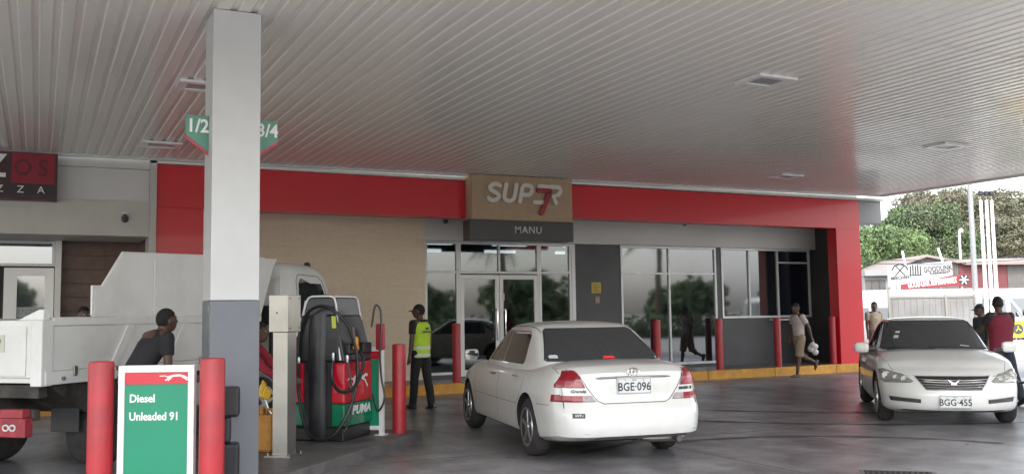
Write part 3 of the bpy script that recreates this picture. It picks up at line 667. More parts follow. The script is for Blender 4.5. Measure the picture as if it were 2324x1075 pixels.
def drape(name, bv, poly, side, m, parent, off=.004, n=14, k=10, lim=4.):
    'convex patch laid on a body surface, seen from one side'
    dr, org = AXD[side]; zz = [p[1] for p in poly]; z0, z1 = min(zz)+1e-4, max(zz)-1e-4; vs = []; ok = []
    for i in range(n+1):
        z = z0+(z1-z0)*i/n; xs_ = []
        for q in range(len(poly)):
            (a, b), (c_, d_) = poly[q], poly[(q+1) % len(poly)]
            if (b-z)*(d_-z) <= 0 and b != d_: xs_.append(a+(c_-a)*(z-b)/(d_-b))
        a, b = min(xs_), max(xs_)
        for j_ in range(k+1):
            x = a+(b-a)*j_/k; h_ = bv.ray_cast(org(x, z), dr)
            if h_[0] is None: vs.append(None)
            else: vs.append(h_[0]-dr*off+h_[1]*off*.5*(1 if h_[1].dot(dr) < 0 else -1))
    W_ = k+1; fs = []
    for i in range(n):
        for j_ in range(k):
            q = (i*W_+j_, i*W_+j_+1, (i+1)*W_+j_+1, (i+1)*W_+j_)
            if all(vs[t] is not None for t in q) and max((vs[q[0]]-vs[q[2]]).length, (vs[q[1]]-vs[q[3]]).length) < .10+1.6*math.hypot((z1-z0)/n, (max(p[0] for p in poly)-min(p[0] for p in poly))/k): fs.append(q)
    vs = [v if v is not None else Vector((0, 0, 0)) for v in vs]
    used = sorted({i for f in fs for i in f}); rm = {o_: i for i, o_ in enumerate(used)}
    return obj_from(name, [vs[i] for i in used], [[rm[i] for i in f] for f in fs], m, parent, 60)
def seam(name, bv, pts, side, wd, m, parent, off=.003, closed=False, r3=False):
    dr, org = AXD[side]; P = []
    if closed: pts = pts+[pts[0]]
    for (a, b) in zip(pts[:-1], pts[1:]):
        L = max(1, int(math.hypot(b[0]-a[0], b[1]-a[1])/.05))
        for i in range(L): P.append((a[0]+(b[0]-a[0])*i/L, a[1]+(b[1]-a[1])*i/L))
    P.append(pts[-1]); out = []
    for a, b in P:
        h_ = bv.ray_cast(org(a, b), dr)
        if h_[0] is not None and (not out or (h_[0]-out[-1]).length < .25): out.append(h_[0]-dr*(off-wd*.35))
    return MB().tube(out, wd/2, m, 6).build(name, parent, smooth=True) if len(out) > 1 else None
def wheel(parent, x, y, r, side, wd=.205, steer=0, spokes=5, name='wheel', rimm=None):
    s_ = side
    mb = MB().lathe([(r*.62, -wd/2+.01), (r*.86, -wd/2), (r*.97, -wd/2+.025), (r, -wd/2+.06), (r, wd/2-.06), (r*.97, wd/2-.025), (r*.86, wd/2), (r*.62, wd/2-.01)], (0, 0, 0), RUBBER, 36, 'x')
    wl = mb.build(name, parent, smooth=True, loc=(x, y, r), ang=50); wl.rotation_euler = (0, 0, steer)
    R_ = r*.66; mb = MB(); m = rimm or RIM
    mb.lathe([(.001, s_*(wd/2-.07)), (R_*.2, s_*(wd/2-.07)), (R_*.92, s_*(wd/2-.06)), (R_*.98, s_*(wd/2+.002)), (R_, s_*(wd/2+.004)), (R_*1.0, s_*(wd/2-.02))], (0, 0, 0), BLACK, 30, 'x', False)
    mb.lathe([(R_*.90, s_*(wd/2+.001)), (R_*1.01, s_*(wd/2+.007)), (R_*1.02, s_*(wd/2-.005))], (0, 0, 0), m, 30, 'x', False)
    for k in range(spokes):
        a = 2*PI*k/spokes+.3; ca, sa = math.cos(a), math.sin(a); tx = s_*(wd/2-.008)
        def pt(rad, wdt, d): return (tx+s_*d, ca*rad-sa*wdt, sa*rad+ca*wdt)
        mb.hexa([pt(.04, -.035, -.035), pt(R_*.93, -.022, -.02), pt(R_*.93, .022, -.02), pt(.04, .035, -.035)], [pt(.04, -.028, .004), pt(R_*.93, -.016, .006), pt(R_*.93, .016, .006), pt(.04, .028, .004)], m)
    mb.lathe([(.055, s_*(wd/2-.02)), (.05, s_*(wd/2+.005)), (.001, s_*(wd/2+.008))], (0, 0, 0), m, 14, 'x')
    mb.build('rim', wl, smooth=True, ang=30); return wl
CARW = mat('white car paint', (.67, .67, .65), .28, coat=.9, var=.02, dirt=(.59, .58, .555), ds=1.6)
SEAM = mat('panel gap', (.03, .03, .032), .7); WELL = mat('wheel well', (.015, .015, .016), .9)
PLATE = mat('number plate', (.62, .63, .62), .35); PINK = mat('plate lettering', (.03, .035, .05), .5)
def cut_arches(body, axles, r, Wh, depth=.42, z=None):
    mb = MB()
    for y in axles:
        for s_ in (-1, 1): mb.lathe([(r, min(s_*(Wh-depth), s_*(Wh+.3))), (r, max(s_*(Wh-depth), s_*(Wh+.3)))], (0, y, z or r*.92), WELL, 40, 'x')
    cu = mb.build('cutter', body.parent); b = body.modifiers.new('b', 'BOOLEAN'); b.object = cu; b.operation = 'DIFFERENCE'; b.solver = 'EXACT'
    body.data.materials.append(WELL); bake(body); bpy.data.objects.remove(cu)
    me = body.data; mi = [i for i, m in enumerate(me.materials) if m == WELL][0]
    for p in me.polygons:
        c_ = p.center
        for y in axles:
            d_ = math.hypot(c_.y-y, c_.z-(z or r*.92))
            if d_ < r+.004 and abs(c_.x) > Wh-depth-.01 and (abs(p.normal.x) > .9 and abs(abs(c_.x)-(Wh-depth)) < .01 or (abs(d_-r) < .006 and abs(p.normal.x) < .3)): p.material_index = mi; p.use_smooth = False
    me.set_sharp_from_angle(angle=math.radians(28))
def sedan(root, sp):
    L, Wh = sp['L'], sp['W']/2
    V, Fc = rbox(18, 70, 14, 14)
    s_, r_, t_ = V[:, 0], V[:, 1], V[:, 2]; yn = r_*L/2; a = (t_+1)/2
    zt = sm(yn, *sp['top']); zb = sm(yn, *sp['bot']); z = zb+a*(zt-zb)
    wv = sm(z, *sp['side'], .03); wp = sm(yn, *sp['plan'], .12)
    x = s_*wv*wp*Wh; edge = np.clip((np.abs(s_)-.55)/.45, 0, 1)
    z = z+a**5*(.022*(1-s_**2)) - a**6*edge**2*.03
    back = np.clip(-r_, 0, 1)**5; front = np.clip(r_, 0, 1)**5
    y = yn+back*(sm(z, *sp['rear'], .02)+sp['cr']*np.abs(s_)**5)-front*(sm(z, *sp['front'], .02)+sp['cf']*np.abs(s_)**2.6)
    body = obj_from('body', np.stack([x, y, z], 1), Fc, CARW, root)
    cut_arches(body, (sp['ra'], sp['fa']), sp['R']+.045, Wh, .30, sp['R']+.01)
    V, Fc = rbox(20, 44, 12, 9); s_, r_, t_ = V[:, 0], V[:, 1], V[:, 2]; a = (t_+1)/2; z = sp['belt']-.06+a*(sp['H']-.035-sp['belt']+.06)
    aa = a**1.15
    yr = sp['cr0']+(sp['cr1']-sp['cr0'])*aa; yf = sp['cf0']+(sp['cf1']-sp['cf0'])*aa
    y = yr+(yf-yr)*(r_+1)/2; ww = sp['cw0']+(sp['cw1']-sp['cw0'])*a
    taper = 1-.07*np.clip(r_, 0, 1)**2-.06*np.clip(-r_, 0, 1)**2
    x = s_*ww*taper; z = z+a**3*.035*(1-s_**2)*(1-r_**2*.6)-a**3*.03*np.clip(-r_-.1, 0, 1)**2
    y = y+np.clip(-r_, 0, 1)**6*.10*np.abs(s_)**2.5-np.clip(r_, 0, 1)**6*.22*np.abs(s_)**2.5
    cab = obj_from('cabin', np.stack([x, y, z], 1), Fc, CARW, root, 45)
    bb, bc = bvh_of(body), bvh_of(cab)
    drape('rear_window', bc, sp['rw'], '-y', CGLASS, root, .004, 12, 16); drape('windscreen', bc, sp['ws'], '+y', CGLASS, root, .004, 12, 16)
    seam('window_seal', bc, sp['rw'], '-y', .018, BLACK, root, closed=True); seam('window_seal', bc, sp['ws'], '+y', .018, BLACK, root, closed=True)
    for sd in ('-x', '+x'):
        for wn in sp['sw']:
            drape('side_window', bc, wn, sd, CGLASS, root, .004, 12, 14); seam('window_seal', bc, wn, sd, .014, BLACK, root, closed=True)
        for sm_ in sp['seams']: seam('door_gap', bb, sm_, sd, .007, SEAM, root, .0005)
        for hy, hz in sp['handles']:
            h_ = bb.ray_cast(Vector((9 if sd == '+x' else -9, hy, hz)), Vector((-1 if sd == '+x' else 1, 0, 0)))[0]; k = 1 if sd == '+x' else -1
            MB().tube([(h_.x, hy-.075, hz), (h_.x+k*.03, hy-.06, hz), (h_.x+k*.03, hy+.06, hz), (h_.x, hy+.075, hz)], .012, CHROME, 8).build('door_handle', root, smooth=True)
    for s_ in (-1, 1):
        for yy, nm_ in ((sp['ra'], 0), (sp['fa'], sp.get('steer', 0))): wheel(root, s_*(Wh-.125), yy, sp['R'], s_, steer=nm_, spokes=sp['spokes'])
        V, Fc = rbox(8, 6, 6, 4); M_ = V*np.array([.10, .055, .075]); M_[:, 1] -= .03*V[:, 0]*s_; M_[:, 0] *= 1
        mr = obj_from('side_mirror', M_+np.array([s_*(sp['mx']), sp['my'], sp['mz']]), Fc, CARW, root)
        MB().hexa([(s_*(sp['mx']-.2), sp['my']+.0, sp['mz']-.06), (s_*(sp['mx']-.05), sp['my']-.03, sp['mz']-.06), (s_*(sp['mx']-.05), sp['my']+.03, sp['mz']-.06), (s_*(sp['mx']-.2), sp['my']+.1, sp['mz']-.06)],
                  [(s_*(sp['mx']-.2), sp['my']+.0, sp['mz']-.02), (s_*(sp['mx']-.05), sp['my']-.03, sp['mz']-.02), (s_*(sp['mx']-.05), sp['my']+.03, sp['mz']-.02), (s_*(sp['mx']-.2), sp['my']+.1, sp['mz']-.02)], BLACK).build('bracket', mr)
        bg_ = bvh_of(mr); drape('mirror_glass', bg_, [(s_*sp['mx']-.085, sp['mz']-.058), (s_*sp['mx']+.085, sp['mz']-.058), (s_*sp['mx']+.085, sp['mz']+.058), (s_*sp['mx']-.085, sp['mz']+.058)], '-y', CHROME, mr, .003, 3, 3)
    bx('underside', root, -Wh+.28, Wh-.28, -L/2+.5, L/2-.8, .19, .30, WELL)
    return body, cab, bb, bc
def plate(root, x, y, z, txt, rz, tilt=0):
    pl_ = MB().box(-.19, .19, -.006, .006, -.083, .083, PLATE).build('number_plate', root, bevel=.004, loc=(x, y, z)); pl_.rotation_euler = (tilt, 0, rz)
    mb = MB()
    for a in ((-.183, .183, .0725, .076), (-.183, .183, -.076, -.0725), (-.183, -.1795, -.0725, .0725), (.1795, .183, -.0725, .0725)): mb.box(a[0], a[1], -.0078, -.0062, a[2], a[3], PINK)
    mb.build('border', pl_)
    text('lettering', txt, .118, PINK, pl_, (0, -.0066, -.012), ext=.0012, bold=.0022, sx=.86, space=1.02); text('lettering', 'PNG', .024, PINK, pl_, (0, -.0066, .058), ext=.001)
    for s_ in (-.1, .1): MB().lathe([(.007, -.011), (.007, -.006)], (s_, 0, .06), STEEL, 8, 'y').build('screw', pl_)
    return pl_
def dash(root, m=BLACK):
    pass

# ------------------------------------------------------------------ white sedan seen from behind
CHS0 = mat('exhaust pipe', (.12, .115, .11), .4, metal=.7)
c1 = empty('sedan', (5.935, 10.49, 0), -math.radians(10.4), 'white sedan seen from behind with number plate BGE 096 and red tail lights', 'car', 'white sedans on the forecourt')
sp1 = dict(L=4.72, W=1.77, H=1.465, R=.318, ra=-1.29, fa=1.49, cr=.20, cf=.34, belt=.93, spokes=5, steer=.0,
  top=([-2.4, -2.25, -1.75, -1.2, .9, 1.3, 2.1, 2.4], [.965, 1.0, 1.03, .98, .96, .93, .76, .66]),
  bot=([-2.4, -1.9, -1.7, 1.8, 2.2, 2.4], [.25, .21, .19, .19, .2, .24]),
  side=([.18, .26, .5, .68, .86, .98, 1.05], [.90, .965, 1.0, .995, .96, .90, .87]),
  plan=([-2.4, -1.6, 0, 1.5, 2.4], [.955, .99, 1.0, .985, .90]),
  rear=([.2, .30, .50, .605, .625, .8, .93, 1.0, 1.05], [.10, .0, .0, .03, .075, .085, .09, .12, .2]),
  front=([.2, .3, .5, .6, .72], [.10, 0, .0, .05, .18]),
  cr0=-1.80, cr1=-.90, cf0=1.18, cf1=.22, cw0=.835, cw1=.625,
  rw=[(-.655, 1.03), (.655, 1.03), (.68, 1.045), (.535, 1.355), (.50, 1.375), (-.50, 1.375), (-.535, 1.355), (-.68, 1.045)],
  ws=[(-.70, .98), (.70, .98), (.54, 1.39), (-.54, 1.39)],
  sw=[[(.90, .985), (-.10, .985), (-.10, 1.35), (.20, 1.35), (.45, 1.24)], [(-.15, .985), (-.92, .985), (-.95, 1.02), (-.86, 1.29), (-.78, 1.345), (-.15, 1.35)]],
  seams=[[(1.02, .93), (1.02, .35), (.9, .24)], [(-.12, .95), (-.12, .24)], [(-1.18, .93), (-1.08, .70), (-.90, .50), (-.85, .24)], [(-2.0, .61), (-1.66, .60)], [(-.9, .24), (.9, .24)], [(-.95, .545), (1.05, .545)]],
  handles=[(.10, .83), (-.86, .85)], mx=.985, my=.74, mz=1.03)
b1, k1, bb1, bc1 = sedan(c1, sp1)
TL = [(-.79, .795), (-.53, .795), (-.595, .945), (-.63, .96), (-.70, .96), (-.79, .82)]
def mir(p): return [(-a, b) for a, b in p]
for f in (lambda p: p, mir):
    t = drape('tail_light', bb1, f(TL), '-y', LAMPRED, c1, .012, 16, 30); seam('rim', bb1, f(TL), '-y', .008, SEAM, t, closed=True)
    drape('reversing_lens', bb1, f([(-.70, .80), (-.56, .80), (-.59, .84), (-.63, .85)]), '-y', mat('lamp pink', (.34, .05, .065), .2, coat=.3), t, .0155)
    lo = drape('lower_light', bb1, f([(-.80, .65), (-.56, .65), (-.56, .715), (-.80, .715)]), '-y', LAMPRED, c1, .010, 8, 24); drape('clear_lens', bb1, f([(-.56, .65), (-.42, .65), (-.465, .715), (-.56, .715)]), '-y', LAMPCLR, lo, .010)
    drape('side_lens', bb1, [(-2.14, .65), (-2.03, .65), (-2.03, .722), (-2.14, .722)], '-x' if f(TL)[0][0] < 0 else '+x', LAMPRED, lo, .006, 3, 4)
seam('boot_gap', bb1, [(-.78, .985), (-.60, .96), (-.50, .78), (-.40, .655), (-.34, .628), (.34, .628), (.40, .655), (.50, .78), (.60, .96), (.78, .985)], '-y', .010, SEAM, c1, .001)
seam('boot_gap', bb1, [(-.74, -2.2), (-.73, -1.82), (.73, -1.82), (.74, -2.2)], '+z', .008, SEAM, c1, .001)
def hit(bv, x, z, s_='-y'): dr, org = AXD[s_]; return bv.ray_cast(org(x, z), dr)[0]
def bar(name, bv, x0, x1, z, r, m, parent, off=.01, side='-y', zc=0):
    pts = [hit(bv, x0+(x1-x0)*i/14, z+zc*math.sin(PI*i/14), side) for i in range(15)]; k = -1 if side == '-y' else 1
    return MB().tube([p+Vector((0, k*off, 0)) for p in pts if p], [r*.35]+[r]*(len(pts)-2)+[r*.35], m, 8).build(name, parent, smooth=True)
bar('chrome_trim', bb1, -.42, .42, .885, .013, CHROME, c1, .012, zc=.006)
pp = hit(bb1, 0, .79); plate(c1, 0, pp.y-.012, .80, 'BGE·096', 0, .03)
pp = hit(bb1, 0, .94); e_ = MB().tube([(.062*math.cos(2*PI*k/20), 0, .042*math.sin(2*PI*k/20)) for k in range(21)], .006, CHROME, 6)
e_.tube([(.05*math.cos(2*PI*k/20), -.001, .014+.017*math.sin(2*PI*k/20)) for k in range(21)], .005, CHROME, 6); e_.tube([(.02*math.cos(2*PI*k/20), -.002, .036*math.sin(2*PI*k/20)) for k in range(21)], .005, CHROME, 6)
e_.build('emblem', c1, smooth=True, loc=(0, pp.y-.026, .94))
INK = mat('badge ink', (.05, .05, .055), .4)
def tangent(bv, x, z): a_, b_ = hit(bv, x-.05, z), hit(bv, x+.05, z); return hit(bv, x, z), math.atan2(b_.y-a_.y, .1)
for tx_, x_, sh2 in (('MARK II', .60, 0), ('Grande', -.60, .3)):
    pp, an = tangent(bb1, x_, .757); text('lettering', tx_, .044, INK, c1, (x_, pp.y-.007, .757), (PI/2, 0, an), ext=.003, bold=.0012, shear=sh2, sx=1.2)
pp, an = tangent(bb1, -.62, .52); bd = MB().box(-.065, .065, -.006, .004, -.024, .024, mat('badge', (.05, .05, .055), .3)).build('badge', c1, loc=(-.62, pp.y-.004, .52)); bd.rotation_euler = (0, 0, an)
text('lettering', 'VVT-i', .036, CHROME, bd, (0, -.0075, 0), ext=.001, shear=.3)
pp, an = tangent(bb1, .50, .675); text('lettering', 'i-200', .03, mat('badge pale', (.45, .45, .45), .4), c1, (.50, pp.y-.004, .675), (PI/2, 0, an), ext=.002)
drape('brake_light', bc1, [(-.05, 1.05), (.10, 1.05), (.08, 1.075), (-.03, 1.075)], '-y', mat('brake light lit', (.9, .05, .05), .3), c1, .007, 3, 4)
STK = mat('sticker', (.6, .62, .66), .5); drape('sticker', bc1, [(-.63, 1.06), (-.55, 1.06), (-.54, 1.075), (-.55, 1.095), (-.61, 1.095), (-.64, 1.08)], '-y', STK, c1, .007, 3, 4)
drape('rear_valance', bb1, [(-.45, .262), (.62, .262), (.58, .295), (-.40, .295)], '-y', mat('valance', (.20, .20, .195), .5), c1, .004, 4, 10)
seam('bumper_crease', bb1, [(-.80, .34), (-.5, .335), (-.42, .30), (.58, .30), (.66, .335), (.82, .34)], '-y', .006, SEAM, c1, -.0005)
MB().tube([(.52, -2.24, .235), (.52, -1.9, .25)], .034, CHS0, 12).build('exhaust', c1, smooth=True)
V, Fc = rbox(6, 6, 4, 4); obj_from('muffler', V*np.array([.26, .15, .075])+np.array([.42, -1.98, .26]), Fc, STEEL, c1)
drape('fuel_flap', bb1, [(-1.72, .78), (-1.60, .78), (-1.60, .88), (-1.72, .88)], '-x', CARW, c1, .002, 2, 2)
seam('roof_drip', bc1, [(-.57, -.95), (-.60, -.3), (-.58, .2)], '+z', .012, SEAM, c1, .001); seam('roof_drip', bc1, [(.57, -.95), (.60, -.3), (.58, .2)], '+z', .012, SEAM, c1, .001)

# ------------------------------------------------------------------ white sedan facing the camera
a2 = math.radians(42.5); fw = Vector((-math.sin(a2), -math.cos(a2), 0)); org2 = Vector((11.22, 9.14, 0))-fw*1.40
c2 = empty('sedan', org2, PI-a2, 'white sedan facing the camera with number plate BGG 455 and open chrome grille', 'car', 'white sedans on the forecourt')
sp2 = dict(L=4.73, W=1.78, H=1.435, R=.325, ra=-1.45, fa=1.40, cr=.30, cf=.42, belt=.92, spokes=10,
  top=([-2.4, -2.2, -1.6, -1.2, .9, 1.25, 1.9, 2.25, 2.4], [.95, .99, 1.0, .97, .965, .95, .84, .735, .66]),
  bot=([-2.4, -1.9, 1.8, 2.2, 2.4], [.25, .19, .18, .185, .20]),
  side=([.18, .26, .5, .68, .86, .98, 1.05], [.93, .975, 1.0, .995, .96, .89, .85]),
  plan=([-2.4, -1.6, 0, 1.5, 2.4], [.93, .985, 1.0, .99, .93]),
  rear=([.2, .3, .6, .65, .95], [.1, 0, 0, .06, .12]),
  front=([.17, .24, .33, .45, .52, .60, .70, .76], [.10, .02, .0, .0, .03, .06, .13, .26]),
  cr0=-1.72, cr1=-.80, cf0=1.20, cf1=.25, cw0=.80, cw1=.59,
  rw=[(-.66, 1.02), (.66, 1.02), (.53, 1.35), (-.53, 1.35)],
  ws=[(-.72, .985), (-.69, .965), (.69, .965), (.72, .985), (.565, 1.34), (.52, 1.365), (-.52, 1.365), (-.565, 1.34)],
  sw=[[(.92, .975), (-.10, .975), (-.10, 1.345), (.18, 1.345), (.46, 1.21)], [(-.15, .975), (-1.02, .975), (-1.10, 1.02), (-.95, 1.27), (-.82, 1.335), (-.15, 1.345)]],
  seams=[[(1.02, .93), (1.02, .35), (.9, .24)], [(-.12, .95), (-.12, .24)], [(-1.15, .93), (-1.0, .6), (-.9, .24)], [(-.9, .22), (.9, .22)]],
  handles=[(.10, .82), (-.82, .84)], mx=.99, my=.78, mz=.99)
b2, k2, bb2, bc2 = sedan(c2, sp2)
HL = [(-.845, .60), (-.80, .572), (-.66, .575), (-.50, .585), (-.47, .60), (-.58, .685), (-.66, .70), (-.80, .745), (-.845, .735)]
HLM = mat('headlight housing', (.25, .25, .23), .15, coat=1, var=.15, vs=18); HLC = mat('headlight lens', (.50, .50, .47), .08, coat=1)
for f in (lambda p: p, mir):
    hl = drape('headlight', bb2, f(HL), '+y', HLM, c2, .008); seam('rim', bb2, f(HL), '+y', .009, mat('lamp rim', (.12, .12, .12), .4), hl, closed=True)
    for cx, cz, rr in ((-.775, .66, .052), (-.67, .64, .034), (-.575, .625, .040)):
        cxx = f([(cx, cz)])[0][0]; h_ = hit(bb2, cxx, cz, '+y')
        MB().lathe([(rr, 0), (rr, .012), (rr*.86, .014), (rr*.8, .003), (rr*.45, .0), (rr*.4, .015), (.001, .022)], (cxx, h_.y+.004, cz), HLC, 18, 'y').build('lamp', hl, smooth=True)
    bar('lens_highlight', bb2, f([(-.80, .60)])[0][0], f([(-.55, .595)])[0][0], .597, .004, CHROME, hl, .012, '+y')
    fg = drape('fog_slot', bb2, f([(-.74, .335), (-.40, .325), (-.40, .375), (-.76, .395)]), '+y', BLACK, c2, .003); seam('slot_edge', bb2, f([(-.78, .41), (-.38, .385)]), '+y', .012, CARW, fg, .004)
    for q in range(3): bar('slat', bb2, f([(-.73, 0)])[0][0], f([(-.41, 0)])[0][0], .342+q*.015, .0035, mat('slat grey', (.12, .12, .12), .4), fg, .006, '+y')
GP = [(-.33, .50), (.33, .50), (.45, .665), (-.45, .665)]
g = drape('grille', bb2, GP, '+y', BLACK, c2, .004); seam('surround', bb2, GP, '+y', .016, CHROME, c2, .006, closed=True)
for q in range(4): bar('slat', bb2, -.345-q*.025, .345+q*.025, .537+q*.031, .008, CHROME, g, .012, '+y', zc=-.012)
pp = hit(bb2, 0, .59, '+y'); mb = MB(); 
for s_ in (-1, 1): mb.prism([(0, 0), (s_*.075, .05), (s_*.06, .018), (s_*.02, -.012)], .0, .012, CHROME)
mb.prism([(-.05, -.035), (.05, -.035), (.018, .01), (-.018, .01)], .0, .011, CHROME); mb.build('emblem', c2, bevel=.003, loc=(0, pp.y+.012, .585))
pp = hit(bb2, 0, .35, '+y'); plate(c2, 0, pp.y+.016, .352, 'BGG·455', PI)
seam('bonnet_gap', bb2, [(-.80, 1.05), (-.76, 1.6), (-.66, 2.0), (-.50, 2.13)], '+z', .007, SEAM, c2, .0005); seam('bonnet_gap', bb2, [(.80, 1.05), (.76, 1.6), (.66, 2.0), (.50, 2.13)], '+z', .007, SEAM, c2, .0005)
seam('bumper_gap', bb2, [(-.46, .675), (-.44, .67), (.44, .67), (.46, .675)], '+y', .007, SEAM, c2, .0005)
drape('lower_grille', bb2, [(-.62, .215), (.62, .215), (.60, .235), (-.60, .235)], '+y', BLACK, c2, .004, 3, 10)
drape('sticker', bc2, [(.47, 1.12), (.53, 1.12), (.51, 1.16), (.45, 1.16)], '+y', STK, c2, .008, 2, 3); drape('sticker', bc2, [(.43, 1.19), (.49, 1.19), (.475, 1.22), (.42, 1.22)], '+y', STK, c2, .008, 2, 3)
drape('dash_paper', bc2, [(-.45, 1.0), (-.32, 1.01), (-.33, 1.03), (-.44, 1.02)], '+y', mat('paper', (.35, .36, .38), .6), c2, .006, 2, 3)
MB().tube([(-.62, 1.16, .985), (-.2, 1.20, 1.0), (.12, 1.14, 1.01)], .008, BLACK, 6).build('wiper', c2); MB().tube([(.05, 1.20, .985), (.4, 1.20, .995), (.66, 1.10, 1.0)], .008, BLACK, 6).build('wiper', c2)

# ------------------------------------------------------------------ minibus / van builder
VANW = mat('van white', (.36, .36, .355), .35, coat=.4)
def van(loc, rz, lab, Lv=4.8, Hv=2.15, Wv=1.75, m=VANW, grp='white minibuses parked beyond the forecourt', simple=False, stripe=None):
    root = empty('minibus', loc, rz, lab, 'van', grp)
    V, Fc = rbox(10, 30, 14, 9); s_, r_, t_ = V[:, 0], V[:, 1], V[:, 2]; a = (t_+1)/2; z = .28+a*(Hv-.28)
    nose = np.interp(z, [.3, .9, 1.15, Hv], [.0, .05, .18, 1.0]); tail = np.interp(z, [.3, 1.2, Hv], [0, .03, .12])
    y0 = -Lv/2+tail; y1 = Lv/2-nose; y = y0+(y1-y0)*(r_+1)/2; x = s_*Wv/2*np.interp(z, [.3, .7, 1.2, Hv], [.96, 1, .98, .84]); z = z+a**4*.05*(1-s_**2)
    y = y-np.clip(r_, 0, 1)**6*.18*np.abs(s_)**3
    body = obj_from('body', np.stack([x, y, z], 1), Fc, m, root, 50); cut_arches(body, (-Lv/2+1.0, Lv/2-.85), .34, Wv/2, .28, .31)
    bv = bvh_of(body); zl, zh = 1.22, Hv-.36
    for sd in ('-x', '+x'):
        e = [-Lv/2+.25, -Lv/2+1.25, -Lv/2+2.3, Lv/2-1.45]
        for i in range(3): drape('side_window', bv, [(e[i]+.05, zl), (e[i+1]-.05, zl), (e[i+1]-.05, zh), (e[i]+.05, zh)], sd, CGLASS, root, .004, 3, 4)
        drape('side_window', bv, [(e[3]+.05, zl), (Lv/2-.55, zl), (Lv/2-.98, zh), (e[3]+.05, zh)], sd, CGLASS, root, .004, 3, 4)
        for q in (e[1], e[2], e[3]): seam('door_gap', bv, [(q, 1.2), (q, .45)], sd, .008, SEAM, root, .0005)
    drape('windscreen', bv, [(-.68, 1.15), (.68, 1.15), (.60, Hv-.28), (-.60, Hv-.28)], '+y', CGLASS, root, .004, 5, 8); drape('rear_window', bv, [(-.62, 1.25), (.62, 1.25), (.56, Hv-.32), (-.56, Hv-.32)], '-y', CGLASS, root, .004, 4, 6)
    for s in (-1, 1):
        drape('headlight', bv, [(s*.45, .72), (s*.74, .72), (s*.74, .88), (s*.48, .86)], '+y', HLM, root, .006, 3, 4); drape('tail_light', bv, [(s*.66, .8), (s*.78, .8), (s*.76, 1.15), (s*.66, 1.15)], '-y', LAMPRED, root, .006, 4, 3)
        for yy in (-Lv/2+1.0, Lv/2-.85): wheel(root, s*(Wv/2-.12), yy, .31, s, .18, spokes=5)
        MB().ball((s*(Wv/2+.12), Lv/2-.62, 1.35), (.06, .05, .12), BLACK, 8, 6).build('side_mirror', root, smooth=True)
    drape('grille', bv, [(-.4, .74), (.4, .74), (.4, .84), (-.4, .84)], '+y', BLACK, root, .005, 2, 4)
    if stripe: 
        for sd in ('-x', '+x'): drape('stripe', bv, [(-Lv/2+.15, .75), (Lv/2-.15, .75), (Lv/2-.2, 1.1), (-Lv/2+.15, 1.1)], sd, stripe, root, .003, 3, 14)
    return root, bv

# ------------------------------------------------------------------ tipper truck behind the island
CHS_ = mat('marker grey', (.15, .15, .15), .5)
TRW = mat('truck white', (.70, .70, .68), .42, coat=.15, var=.03, dirt=(.60, .585, .55), ds=1.6)
tr = empty('tipper_truck', isl(-1.52, -2.42, 0), -AX, 'white tipper truck with high stepped side boards and rounded cab beside the pump', 'truck')
# local: y forward (along island axis), x to the right; body lies at x<0
def tb(name, *a, bev=.006, par=tr): return bx(name, par, *a, bev)
BW = 2.05
tb('bed_floor', -BW, 0, 0, 4.05, .95, 1.06, TRW)
side = tb('side_board', -.045, -.0, .12, 3.75, 1.062, 1.50, TRW); tb('side_rail', -.06, .018, .10, 3.78, 1.502, 1.585, TRW)
for k, yy in enumerate((.95, 1.9, 2.85)): MB().hexa([(-.0, yy-.05, 1.07), (.02, yy-.05, 1.07), (.02, yy+.05, 1.07), (-.0, yy+.05, 1.07)], [(-.0, yy+.22, 1.5), (.02, yy+.22, 1.5), (.02, yy+.32, 1.5), (-.0, yy+.32, 1.5)], TRW).build('side_rib', tr)
tb('sill', -.03, .03, .0, 4.0, .93, 1.06, TRW)
pr = [(.68, 1.588), (.68, 1.90), (.80, 1.90), (1.10, 2.27), (4.22, 2.37), (4.12, 2.26), (3.82, 1.588)]
MB().prism(pr, -.05, -.012, TRW, 'x').build('upper_side_board', tr, bevel=.004)
MB().tube([(-.03, .66, 1.60), (-.03, .66, 1.905), (-.03, .80, 1.905), (-.03, 1.10, 2.275), (-.03, 3.9, 2.365)], .014, TRW, 6).build('board_edge', tr)
tb('side_board', -BW, -BW+.045, .12, 3.75, 1.062, 1.585, TRW); tb('head_board', -BW+.05, -.052, 3.72, 3.78, 1.06, 2.33, TRW)
for yy in (.35, 1.4, 2.4, 3.4): tb('latch', .031, .05, yy, yy+.05, 1.00, 1.10, STEEL)
MB().lathe([(.02, -.01), (.02, .02), (.012, .024)], (.03, .22, .985), CHS_, 10, 'x').build('side_marker', tr)
for yy, zz in ((1.6, 1.66), (2.6, 1.66), (3.5, 1.66)): tb('upper_rib', -.012, .004, yy, yy+.06, 1.60, 2.24, TRW)
